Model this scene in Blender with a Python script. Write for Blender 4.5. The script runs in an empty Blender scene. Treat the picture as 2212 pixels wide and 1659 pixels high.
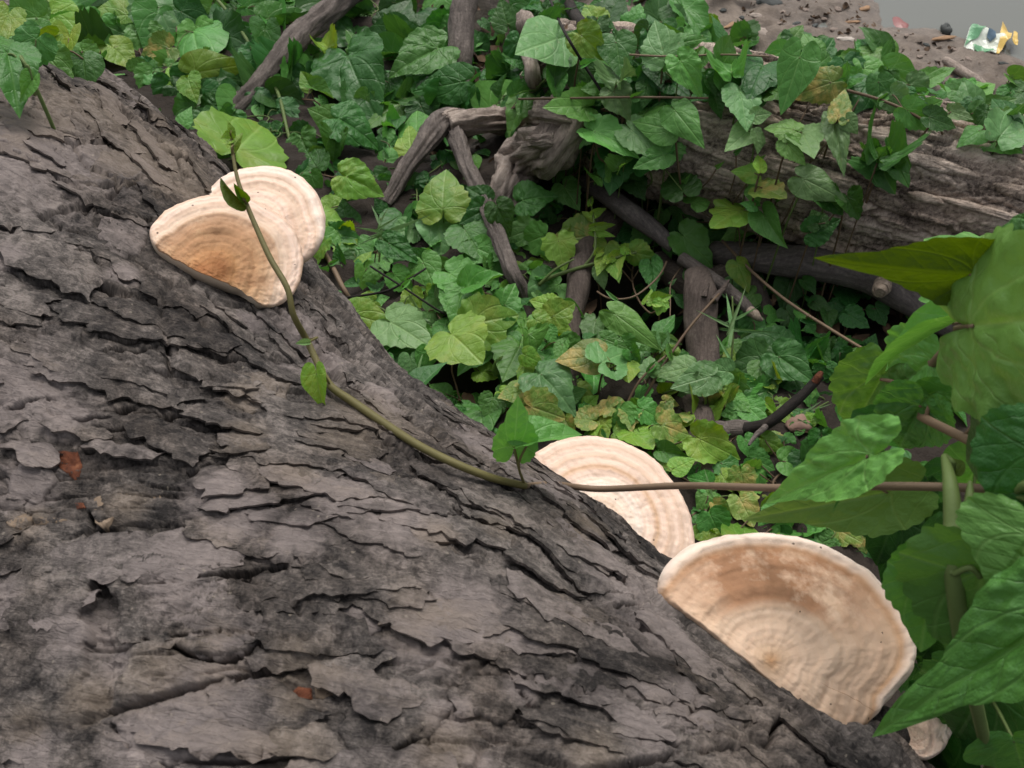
import bpy, bmesh, math, random
import numpy as np
from mathutils import Vector, Matrix
from mathutils.geometry import delaunay_2d_cdt

R_ = math.radians
rng = random.Random(7)
sc = bpy.context.scene
COL = sc.collection

# ------------------------------------------------------------------ camera
PITCH = 50.0
EYE = np.array([0.0, 0.0, 1.15])
FPX = 2125.0                      # focal length in units of a 2212 x 1659 picture
cam_d = bpy.data.cameras.new('camera')
cam = bpy.data.objects.new('camera', cam_d); COL.objects.link(cam); sc.camera = cam
cam.location = EYE; cam.rotation_euler = (R_(90 - PITCH), 0, 0)
cam_d.sensor_width = 36.0; cam_d.lens = 36.0 * FPX / 2212.0
cam_d.clip_start = 0.02; cam_d.clip_end = 400
cam_d.dof.use_dof = True; cam_d.dof.focus_distance = 1.12; cam_d.dof.aperture_fstop = 17.0

# ------------------------------------------------------------------ sky, sun, exposure (bright overcast)
world = bpy.data.worlds.new('World'); sc.world = world; world.use_nodes = True
wn = world.node_tree.nodes; wl = world.node_tree.links
bg = wn['Background']
sky = wn.new('ShaderNodeTexSky'); sky.sky_type = 'NISHITA'; sky.sun_disc = False
sky.sun_elevation = R_(58); sky.sun_rotation = R_(-25)
sky.air_density = 1.0; sky.dust_density = 4.0; sky.ozone_density = 1.0
hsv = wn.new('ShaderNodeHueSaturation'); hsv.inputs['Saturation'].default_value = 0.22
wl.new(sky.outputs[0], hsv.inputs['Color']); wl.new(hsv.outputs[0], bg.inputs['Color'])
bg.inputs['Strength'].default_value = 0.115
sun_d = bpy.data.lights.new('sun', 'SUN'); sun_d.energy = 1.5; sun_d.angle = R_(20); sun_d.color = (1.0, 0.95, 0.88)
sun = bpy.data.objects.new('sun', sun_d); COL.objects.link(sun)
sun.rotation_euler = (R_(32), 0, R_(155)); sun.location = (0, 0, 4)
sc.view_settings.view_transform = 'Standard'; sc.view_settings.look = 'None'
sc.view_settings.gamma = 1.0; sc.view_settings.use_curve_mapping = False
sc.view_settings.exposure = 0.50
sc.render.engine = 'CYCLES'; sc.cycles.use_denoising = True; sc.cycles.max_bounces = 6

# ------------------------------------------------------------------ pixels to rays (2212 x 1659 units)
CP, SP = math.cos(R_(PITCH)), math.sin(R_(PITCH))
RIGHT = np.array([1.0, 0, 0]); UP = np.array([0, SP, CP]); FWD = np.array([0, CP, -SP])
def ray(px, py):
    return FWD + RIGHT * ((px - 1106.0) / FPX) + UP * ((829.5 - py) / FPX)
def at_t(px, py, t): return EYE + ray(px, py) * t
def on_z(px, py, z):
    d = ray(px, py); return EYE + d * ((z - EYE[2]) / d[2])
def depth(p): return float(np.dot(np.asarray(p) - EYE, FWD))

# ------------------------------------------------------------------ numpy noise
def _hash(ix, iy, seed):
    h = (ix.astype(np.int64) * 374761393 + iy.astype(np.int64) * 668265263 + int(seed) * 974711) & 0xFFFFFFFF
    h = ((h ^ (h >> 13)) * 1274126177) & 0xFFFFFFFF
    h = ((h ^ (h >> 15)) * 2246822519) & 0xFFFFFFFF
    return ((h ^ (h >> 16)) & 0xFFFFFF) / float(0xFFFFFF)
def vnoise(x, y, seed=0):
    x = np.asarray(x, float); y = np.asarray(y, float)
    ix = np.floor(x); iy = np.floor(y); fx = x - ix; fy = y - iy
    fx = fx * fx * (3 - 2 * fx); fy = fy * fy * (3 - 2 * fy)
    a = _hash(ix, iy, seed); b = _hash(ix + 1, iy, seed); c = _hash(ix, iy + 1, seed); d = _hash(ix + 1, iy + 1, seed)
    return (a * (1 - fx) + b * fx) * (1 - fy) + (c * (1 - fx) + d * fx) * fy * 1.0
def fbm(x, y, seed=0, oct=4, gain=0.5):
    s = 0; a = 1; n = 0
    for o in range(oct):
        s = s + a * (vnoise(x * 2 ** o, y * 2 ** o, seed + o * 17) - 0.5); n += a; a *= gain
    return s / n * 2
def voronoi(x, y, seed=0):
    x = np.asarray(x, float); y = np.asarray(y, float)
    ix = np.floor(x); iy = np.floor(y)
    f1 = np.full(x.shape, 9.0); f2 = np.full(x.shape, 9.0); idv = np.zeros(x.shape)
    ox = np.zeros(x.shape); oy = np.zeros(x.shape)
    for dx in (-1, 0, 1):
        for dy in (-1, 0, 1):
            cx = ix + dx; cy = iy + dy
            qx = cx + 0.1 + 0.8 * _hash(cx, cy, seed); qy = cy + 0.1 + 0.8 * _hash(cx, cy, seed + 5)
            d = np.hypot(x - qx, y - qy); closer = d < f1
            f2 = np.where(closer, f1, np.minimum(f2, d))
            idv = np.where(closer, _hash(cx, cy, seed + 9), idv)
            ox = np.where(closer, x - qx, ox); oy = np.where(closer, y - qy, oy)
            f1 = np.where(closer, d, f1)
    return f1, f2, idv, ox, oy
def sstep(a, b, x):
    t = np.clip((np.asarray(x) - a) / (b - a), 0, 1); return t * t * (3 - 2 * t)

# ------------------------------------------------------------------ object helpers
def link(o, parent=None, kind=None, label=None, cat=None, group=None):
    COL.objects.link(o)
    if parent is not None: o.parent = parent
    if kind: o['kind'] = kind
    if label: o['label'] = label
    if cat: o['category'] = cat
    if group: o['group'] = group
    return o
def mesh_from(name, V, F, mat=None, smooth=True, uv=None, attrs=None):
    me = bpy.data.meshes.new(name)
    V = np.asarray(V, dtype=np.float32)
    if isinstance(F, np.ndarray):
        k = F.shape[1]; n = F.shape[0]
        me.vertices.add(len(V)); me.vertices.foreach_set('co', V.ravel())
        me.loops.add(n * k); me.loops.foreach_set('vertex_index', F.astype(np.int32).ravel())
        me.polygons.add(n); me.polygons.foreach_set('loop_start', np.arange(0, n * k, k, dtype=np.int32))
        try: me.polygons.foreach_set('loop_total', np.full(n, k, dtype=np.int32))
        except Exception: pass
        me.update(calc_edges=True)
    else:
        me.from_pydata([tuple(map(float, v)) for v in V], [], F); me.update()
    if uv is not None:
        li = np.zeros(len(me.loops), dtype=np.int32); me.loops.foreach_get('vertex_index', li)
        l = me.uv_layers.new(name='UVMap'); l.data.foreach_set('uv', np.asarray(uv, dtype=np.float32)[li].ravel())
    for k_, v_ in (attrs or {}).items():
        a = me.attributes.new(k_, 'FLOAT', 'POINT'); a.data.foreach_set('value', np.asarray(v_, dtype=np.float32))
    if smooth: me.polygons.foreach_set('use_smooth', np.ones(len(me.polygons), dtype=bool))
    if mat: me.materials.append(mat)
    return me
def obj(name, me, parent=None, **kw): return link(bpy.data.objects.new(name, me), parent, **kw)
def empty(name, loc, **kw):
    o = bpy.data.objects.new(name, None); o.location = [float(c) for c in loc]; o.empty_display_size = 0.05
    return link(o, **kw)
def grid_faces(nu, nv):
    i = np.arange(nu - 1)[:, None]; j = np.arange(nv - 1)[None, :]
    a = (i * nv + j).ravel(); return np.stack([a, a + nv, a + nv + 1, a + 1], 1)

def catmull(P, n=8, closed=False):
    P = [np.asarray(p, float) for p in P]; out = []
    m = len(P); rngi = range(m if closed else m - 1)
    for i in rngi:
        if closed: p0, p1, p2, p3 = P[i - 1], P[i], P[(i + 1) % m], P[(i + 2) % m]
        else: p0, p1, p2, p3 = P[max(i - 1, 0)], P[i], P[i + 1], P[min(i + 2, m - 1)]
        for k in range(n):
            t = k / n
            out.append(0.5 * ((2 * p1) + (-p0 + p2) * t + (2 * p0 - 5 * p1 + 4 * p2 - p3) * t * t + (-p0 + 3 * p1 - 3 * p2 + p3) * t ** 3))
    if not closed: out.append(P[-1])
    return np.array(out)
def tube(path, rad, sides=6, rough=0.0, seed=0, fscale=30.0, caps=True):
    """ring vertices and faces of a tapered tube; rough adds a gnarled relief"""
    path = np.asarray(path, float); n = len(path)
    rad = np.interp(np.linspace(0, 1, n), np.linspace(0, 1, len(rad)), rad) if np.ndim(rad) else np.full(n, rad)
    T = np.gradient(path, axis=0); T /= np.linalg.norm(T, axis=1)[:, None] + 1e-9
    ref = np.array([0, 0, 1.0]) if abs(T[0, 2]) < 0.9 else np.array([1.0, 0, 0])
    V = []; UV = []; L = 0
    N = np.cross(T[0], ref); N /= np.linalg.norm(N)
    for i in range(n):
        N = N - T[i] * np.dot(N, T[i]); N /= np.linalg.norm(N) + 1e-9
        B = np.cross(T[i], N)
        if i: L += np.linalg.norm(path[i] - path[i - 1])
        a = np.arange(sides) * 2 * math.pi / sides
        rr = rad[i] * np.ones(sides)
        if rough:
            f_ = L * fscale
            h = fbm(f_ * 0.07 + 0.6 * np.sin(a), np.cos(a) * 2.6 + 7, seed, 4) + fbm(f_ * 0.07 + 9 + 0.6 * np.cos(a), np.sin(a) * 2.6 - 3, seed + 3, 4) \
                - 0.7 * np.exp(-(fbm(f_ * 0.035, np.cos(a) * 6 + 2, seed + 8, 3) / 0.13) ** 2) * (np.abs(np.sin(a)) > 0.5) - 0.7 * np.exp(-(fbm(f_ * 0.035, np.sin(a) * 6, seed + 11, 3) / 0.13) ** 2) * (np.abs(np.sin(a)) <= 0.5) \
                + 0.22 * fbm(f_ * 0.22 + 4 * np.sin(a), np.cos(a) * 7, seed + 15, 3)
            rr = rr * (1 + rough * h)
        for k in range(sides):
            V.append(path[i] + rr[k] * (math.cos(a[k]) * N + math.sin(a[k]) * B)); UV.append((L, a[k] * rad[i]))
    F = []
    for i in range(n - 1):
        for k in range(sides):
            k2 = (k + 1) % sides
            F.append((i * sides + k, i * sides + k2, (i + 1) * sides + k2, (i + 1) * sides + k))
    if caps:
        F.append(tuple(range(sides - 1, -1, -1))); F.append(tuple((n - 1) * sides + k for k in range(sides)))
    return V, F, UV
class Geo:
    def __init__(s): s.V = []; s.F = []; s.UV = []
    def add(s, V, F, UV=None):
        o = len(s.V); s.V += list(V); s.F += [tuple(i + o for i in f) for f in F]; s.UV += list(UV if UV is not None else [(0, 0)] * len(V)); return s
    def tube(s, *a, **k): return s.add(*tube(*a, **k))
    def mesh(s, name, mat, smooth=True): return mesh_from(name, s.V, s.F, mat, smooth, uv=s.UV)

# ------------------------------------------------------------------ material helpers
class NT:
    def __init__(s, name):
        s.m = bpy.data.materials.new(name); s.m.use_nodes = True; s.t = s.m.node_tree; s.n = s.t.nodes
        s.b = s.n['Principled BSDF']; s.out = s.n['Material Output']
    def new(s, typ, **kw):
        n = s.n.new(typ)
        for k, v in kw.items(): setattr(n, k, v)
        return n
    def set(s, sock, v):
        if isinstance(v, bpy.types.NodeSocket): s.t.links.new(v, sock)
        elif v is not None: sock.default_value = v
    def math(s, op, a, b=None, c=None, clamp=False):
        n = s.new('ShaderNodeMath', operation=op, use_clamp=clamp)
        s.set(n.inputs[0], a); s.set(n.inputs[1], b); s.set(n.inputs[2], c); return n.outputs[0]
    def noise(s, vec, scale, detail=4, rough=0.55, dist=0.0):
        n = s.new('ShaderNodeTexNoise'); s.set(n.inputs['Vector'], vec); n.inputs['Scale'].default_value = scale
        n.inputs['Detail'].default_value = detail; n.inputs['Roughness'].default_value = rough; n.inputs['Distortion'].default_value = dist
        return n.outputs[0]
    def voro(s, vec, scale, feature='F1'):
        n = s.new('ShaderNodeTexVoronoi', feature=feature); s.set(n.inputs['Vector'], vec); n.inputs['Scale'].default_value = scale
        return n
    def mapping(s, vec, scale=(1, 1, 1), loc=(0, 0, 0), rot=(0, 0, 0)):
        n = s.new('ShaderNodeMapping'); s.set(n.inputs[0], vec); n.inputs['Scale'].default_value = scale; n.inputs['Location'].default_value = loc
        n.inputs['Rotation'].default_value = rot
        return n.outputs[0]
    def ramp(s, f, stops, interp='LINEAR'):
        n = s.new('ShaderNodeValToRGB'); s.set(n.inputs[0], f); cr = n.color_ramp; cr.interpolation = interp
        while len(cr.elements) < len(stops): cr.elements.new(0.5)
        for e, (p, c) in zip(cr.elements, stops):
            e.position = p; e.color = (*c, 1) if np.ndim(c) else (c, c, c, 1)
        return n.outputs[0]
    def mix(s, f, a, b, blend='MIX'):
        n = s.new('ShaderNodeMix', data_type='RGBA', blend_type=blend)
        s.set(n.inputs[0], f)
        for i, v in ((6, a), (7, b)):
            s.set(n.inputs[i], v if isinstance(v, bpy.types.NodeSocket) else (*v, 1))
        return n.outputs[2]
    def attr(s, name): return s.new('ShaderNodeAttribute', attribute_name=name).outputs['Fac']
    def maprange(s, v, a, b, c=0.0, d=1.0):
        n = s.new('ShaderNodeMapRange'); s.set(n.inputs[0], v)
        for i, q in enumerate((a, b, c, d)): n.inputs[i + 1].default_value = q
        return n.outputs[0]
    def bump(s, h, strength=0.5, dist=0.005, prev=None):
        n = s.new('ShaderNodeBump'); n.inputs['Strength'].default_value = strength; n.inputs['Distance'].default_value = dist
        s.set(n.inputs['Height'], h)
        if prev is not None: s.set(n.inputs['Normal'], prev)
        return n.outputs[0]
    def done(s, color=None, rough=0.8, spec=0.3, normal=None):
        if color is not None: s.set(s.b.inputs['Base Color'], color if isinstance(color, bpy.types.NodeSocket) else (*color, 1))
        s.set(s.b.inputs['Roughness'], rough); s.set(s.b.inputs['Specular IOR Level'], spec)
        if normal is not None: s.set(s.b.inputs['Normal'], normal)
        return s.m

def bark_material(name, dark, mid, pale, pink, tan, fine=1.0):
    m = NT(name)
    uv = m.new('ShaderNodeTexCoord').outputs['UV']
    tone = m.attr('tone'); pk = m.attr('pink'); tn = m.attr('tan')
    rot = m.mapping(uv, (1, 1, 1), (0, 0, 0), (0, 0, -0.6))
    fib = m.mapping(rot, (45 * fine, 170 * fine, 1))
    n1 = m.noise(m.mapping(uv, (11, 17, 1)), 1.0, 7, 0.65, 0.5)
    n2 = m.noise(fib, 1.0, 8, 0.72, 0.9)
    n3 = m.noise(uv, 420 * fine, 6, 0.72)
    n4 = m.noise(m.mapping(uv, (5, 5, 1), (3, 7, 0)), 1.0, 5, 0.65)
    n5 = m.noise(rot, 95 * fine, 5, 0.7, 0.6)
    f = m.math('ADD', m.math('MULTIPLY', n1, 1.05), m.math('MULTIPLY', n2, 0.55))
    f = m.math('ADD', f, m.math('MULTIPLY', tone, 0.36))
    f = m.math('ADD', f, m.math('MULTIPLY', m.math('SUBTRACT', n3, 0.5), 0.7))
    f = m.math('ADD', f, m.math('MULTIPLY', m.math('SUBTRACT', n5, 0.5), 1.0))
    c = m.ramp(m.maprange(f, 0.72, 1.25), [(0.0, dark), (0.5, mid), (1.0, pale)])
    # browner and greyer weathering
    c = m.mix(m.math('MULTIPLY', m.maprange(m.noise(m.mapping(uv, (7, 9, 1), (9, 2, 0)), 1.0, 4, 0.6), 0.42, 0.65), 0.45), c, m.mix(n5, tuple(q * 0.75 for q in tan), tan), 'SOFT_LIGHT')
    # greyish lilac bare bark, and tan dry flakes, where the attribute and the noise agree
    pf = m.maprange(m.math('ADD', pk, m.math('ADD', m.math('MULTIPLY', m.math('SUBTRACT', n4, 0.5), 1.1), m.math('MULTIPLY', m.math('SUBTRACT', n5, 0.5), 0.9))), 0.30, 0.85)
    c = m.mix(m.math('MULTIPLY', pf, 0.62), c, m.mix(n2, tuple(0.55 * q for q in pink), pink))
    tf = m.maprange(m.math('ADD', tn, m.math('ADD', m.math('MULTIPLY', m.math('SUBTRACT', n2, 0.5), 1.2), m.math('MULTIPLY', m.math('SUBTRACT', n1, 0.5), 1.2))), 0.30, 1.0)
    c = m.mix(m.math('MULTIPLY', tf, 0.48), c, m.mix(n3, tuple(0.5 * q for q in tan), tan))
    # scattered pale lichen crumbs
    v = m.voro(uv, 130 * fine); spot = m.math('MULTIPLY', m.math('LESS_THAN', m.math('ADD', v.outputs['Distance'], m.math('MULTIPLY', n3, 0.3)), 0.30), m.math('GREATER_THAN', m.noise(uv, 40, 2), 0.60))
    c = m.mix(m.math('MULTIPLY', spot, 0.4), c, (0.36, 0.31, 0.25))
    b1 = m.bump(n2, 0.8, 0.004); b2 = m.bump(n5, 0.6, 0.0022, m.bump(n3, 0.5, 0.0011, b1))
    vc = m.voro(m.mapping(rot, (55, 210, 1)), 1.0, 'DISTANCE_TO_EDGE').outputs['Distance']
    b3 = m.bump(m.maprange(m.math('ADD', vc, m.math('MULTIPLY', n3, 0.12)), 0.03, 0.16), 0.45, 0.0012, b2)
    return m.done(c, 0.88, 0.22, b3)

def wood_material(name, dark, mid, pale, stretch=(20, 90), bumpd=0.003):
    m = NT(name); uv = m.new('ShaderNodeTexCoord').outputs['UV']
    n2 = m.noise(m.mapping(uv, (*stretch, 1)), 1.2, 8, 0.7, 0.6); n1 = m.noise(uv, 14, 5, 0.65); n3 = m.noise(uv, 160, 5, 0.7)
    f = m.math('ADD', m.math('MULTIPLY', n2, 0.6), m.math('ADD', m.math('MULTIPLY', n1, 0.5), m.math('MULTIPLY', m.math('SUBTRACT', n3, .5), 0.5)))
    c = m.ramp(m.maprange(f, 0.32, 0.82), [(0, dark), (0.5, mid), (1, pale)])
    return m.done(c, 0.85, 0.25, m.bump(n3, 0.6, bumpd * 0.6, m.bump(n2, 0.8, bumpd)))
# ================================================================== the big log's body
AX = np.array([-0.70711, 0.70711, 0]); NX = np.array([0.70711, 0.70711, 0]); ZX = np.array([0, 0, 1.0])
UC, ZC, RREF = 0.082, 0.214, 0.36
def log_R(s):
    return np.interp(s, [-1.2, -0.5, 0.0, 0.28, 0.43, 0.54, 0.72, 0.98, 1.3, 1.8, 3.0], [.36, .366, .362, .367, .348, .34, .368, .410, .408, .39, .36])
def log_point(s, th, h=0.0):
    s = np.asarray(s, float); th = np.asarray(th, float); r = log_R(s) + h
    u = UC + r * np.cos(th); z = ZC + r * np.sin(th)
    return np.stack([s * AX[0] + u * NX[0], s * AX[1] + u * NX[1], z], -1)
def on_log(px, py, extra=0.0):
    """(s, theta) where the ray through a pixel meets the log's base surface (the silhouette if it passes it)"""
    d = ray(px, py); t = np.linspace(0.25, 2.6, 4000)
    P = EYE + d[None] * t[:, None]
    s = P @ AX; u = P @ NX - UC; z = P[:, 2] - ZC
    g = np.hypot(u, z) - log_R(s) - extra
    i = int(np.argmax(g < 0)) if (g < 0).any() else int(np.argmin(g))
    return float(s[i]), float(math.atan2(z[i], u[i]))
def sa(px, py):
    s, th = on_log(px, py); return (s, th * RREF)
def TLq(*pts): return [(x / 2, y / 2) for x, y in pts]
def BLq(*pts): return [(x / 2, 829.5 + y / 2) for x, y in pts]
def BRq(*pts): return [(1106 + x / 2, 829.5 + y / 2) for x, y in pts]

CRACKS = [  # (pixels, half width mm, depth mm)
 (BLq((640,95),(720,90),(800,85),(870,75),(920,95),(945,110)), 3.6, 16), (BLq((450,100),(570,78)), 2.2, 9),
 (BLq((260,182),(340,165),(400,150),(480,148)), 2.2, 9), (BLq((410,192),(540,192),(640,172),(705,112)), 2.4, 10),
 (BLq((40,120),(120,80),(200,50)), 1.9, 9), (BLq((790,375),(860,355),(920,320)), 1.8, 8), (BLq((1210,395),(1290,402),(1370,380)), 2.0, 9),
 (BLq((1360,255),(1430,275),(1500,285),(1580,285)), 2.2, 10), (BLq((1610,180),(1660,230),(1790,300)), 2.6, 11),
 (BLq((1690,75),(1750,120),(1850,165)), 4.5, 16), (BLq((2010,230),(2100,290),(2212,330)), 2.6, 10),
 (BLq((730,692),(790,697),(870,687),(960,672)), 1.9, 9), (BLq((920,780),(960,745),(1020,735),(1080,710),(1175,675)), 2.1, 10),
 (BLq((950,870),(1060,840),(1170,825),(1215,775)), 1.8, 9), (BLq((1120,890),(1190,880)), 3.0, 10), (BLq((1220,925),(1300,940),(1340,990)), 2.4, 11),
 (BLq((700,1090),(780,1132),(880,1168),(960,1168),(1060,1143),(1160,1088)), 2.4, 12), (BLq((880,1000),(930,950)), 1.6, 6),
 (BLq((1690,880),(1720,830),(1770,805),(1850,825),(1950,820),(2040,850),(2110,920),(2212,980)), 2.0, 10),
 (BLq((1730,960),(1760,1000),(1820,1045)), 3.2, 12), (BLq((2040,1300),(2080,1260),(2140,1260),(2212,1275)), 3.4, 14),
 (BLq((1540,1659),(1640,1610),(1760,1565),(1860,1500),(1920,1440),(1960,1360),(2040,1290)), 1.9, 10),
 (BLq((435,640),(440,760),(450,900),(445,1050),(445,1200),(440,1370)), 15, 9), (BLq((505,1470),(545,1540),(550,1659)), 4.2, 18),
 (BLq((360,550),(400,620),(430,690)), 3.5, 9), (BLq((370,275),(425,265)), 1.8, 8), (BLq((1190,620),(1280,640),(1330,640)), 1.6, 7),
 (BLq((1360,470),(1450,460),(1500,425),(1600,500)), 1.5, 7), (BLq((1900,490),(2000,520),(2130,540)), 1.6, 7), (BLq((1360,1210),(1450,1180)), 2.0, 8),
 (BRq((520,1400),(600,1470),(680,1540),(800,1578),(950,1592),(1080,1572)), 3.6, 15), (BRq((1180,1440),(1230,1500),(1330,1610)), 3.0, 14),
 (BRq((460,965),(570,960)), 2.2, 9), (BRq((525,1050),(570,1050)), 4.2, 13), (BRq((95,520),(150,535)), 2.8, 10), (BRq((325,610),(350,612)), 2.6, 9),
 (BRq((200,470),(300,500),(400,530),(450,590),(540,660),(630,760)), 3.0, 10), (BRq((0,1290),(60,1300),(110,1340)), 2.2, 10),
 (BRq((340,1290),(420,1360),(520,1400)), 1.8, 7), (BRq((1080,1570),(1110,1540),(1190,1430)), 2.5, 12),
 (BRq((330,1080),(420,1130),(470,1170)), 1.4, 5), (BRq((640,1110),(700,1140)), 1.4, 5),
 (TLq((230,920),(300,925),(420,910)), 2.8, 11), (TLq((425,925),(500,947),(600,952),(660,950)), 3.0, 13), (TLq((180,1330),(310,1330)), 1.8, 9),
 (TLq((430,1450),(560,1455),(640,1440)), 1.9, 9), (TLq((450,1530),(560,1510),(700,1475)), 1.9, 9),
 (TLq((400,1200),(520,1280),(640,1370),(760,1420),(870,1500),(1000,1550),(1150,1545)), 2.6, 12), (TLq((720,670),(800,700),(880,770)), 5.0, 17),
 (TLq((480,350),(600,420),(700,520),(800,640),(870,700)), 3.2, 13), (TLq((590,330),(720,450),(830,580),(950,700)), 3.0, 12),
 (TLq((890,1240),(960,1310),(1060,1310)), 3.0, 11), (TLq((1050,1310),(1200,1420),(1330,1520),(1450,1610)), 3.0, 13),
 (TLq((1300,1220),(1420,1380),(1560,1540),(1700,1659)), 3.4, 13), (TLq((330,812),(430,802),(560,797),(625,770)), 2.0, 9),
 (TLq((230,560),(330,602),(400,615),(465,570)), 1.8, 9), (TLq((250,990),(320,1030)), 4.0, 12), (TLq((0,1240),(60,1235)), 3.0, 10),
 (TLq((1180,1340),(1300,1440),(1440,1560)), 2.4, 11), (TLq((1240,1180),(1340,1290),(1480,1460),(1600,1580)), 2.2, 11),
 (TLq((340,1070),(420,1130),(480,1190)), 2.2, 9), (TLq((0,640),(80,650),(160,668)), 1.2, 5), (TLq((560,1120),(640,1180),(760,1190)), 1.5, 6),
 (TLq((1500,1560),(1600,1659)), 2.5, 11), (TLq((640,560),(760,700),(840,790)), 2.0, 9),
]
CR = [([sa(*p) for p in pts], (w * 0.00072 if w < 9 else w * 0.001), d * 0.0016) for pts, w, d in CRACKS]
CALM = [[sa(*p) for p in ((1436,1300),(1540,1390),(1690,1490),(1850,1580))], [sa(*p) for p in ((335,535),(400,590),(470,622),(545,658))]]   # bark pressed smooth where the big fungi grow out
PINK = [(sa(740,1080), .045), (sa(1360,1260), .05), (sa(60,300), .11), (sa(430,1540), .05), (sa(560,560), .05), (sa(860,1130), .04), (sa(1000,1320), .035), (sa(380,1260), .03), (sa(1330,1215), .05), (sa(640,1160), .03), (sa(20, 850), .05), (sa(650,720), .04)]
TAN = [(sa(200,260), .08), (sa(330,330), .09), (sa(420,420), .07), (sa(270,1085), .022), (sa(60,1122), .018), (sa(790,900), .05), (sa(760,950), .04), (sa(60,220), .08)]

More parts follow.
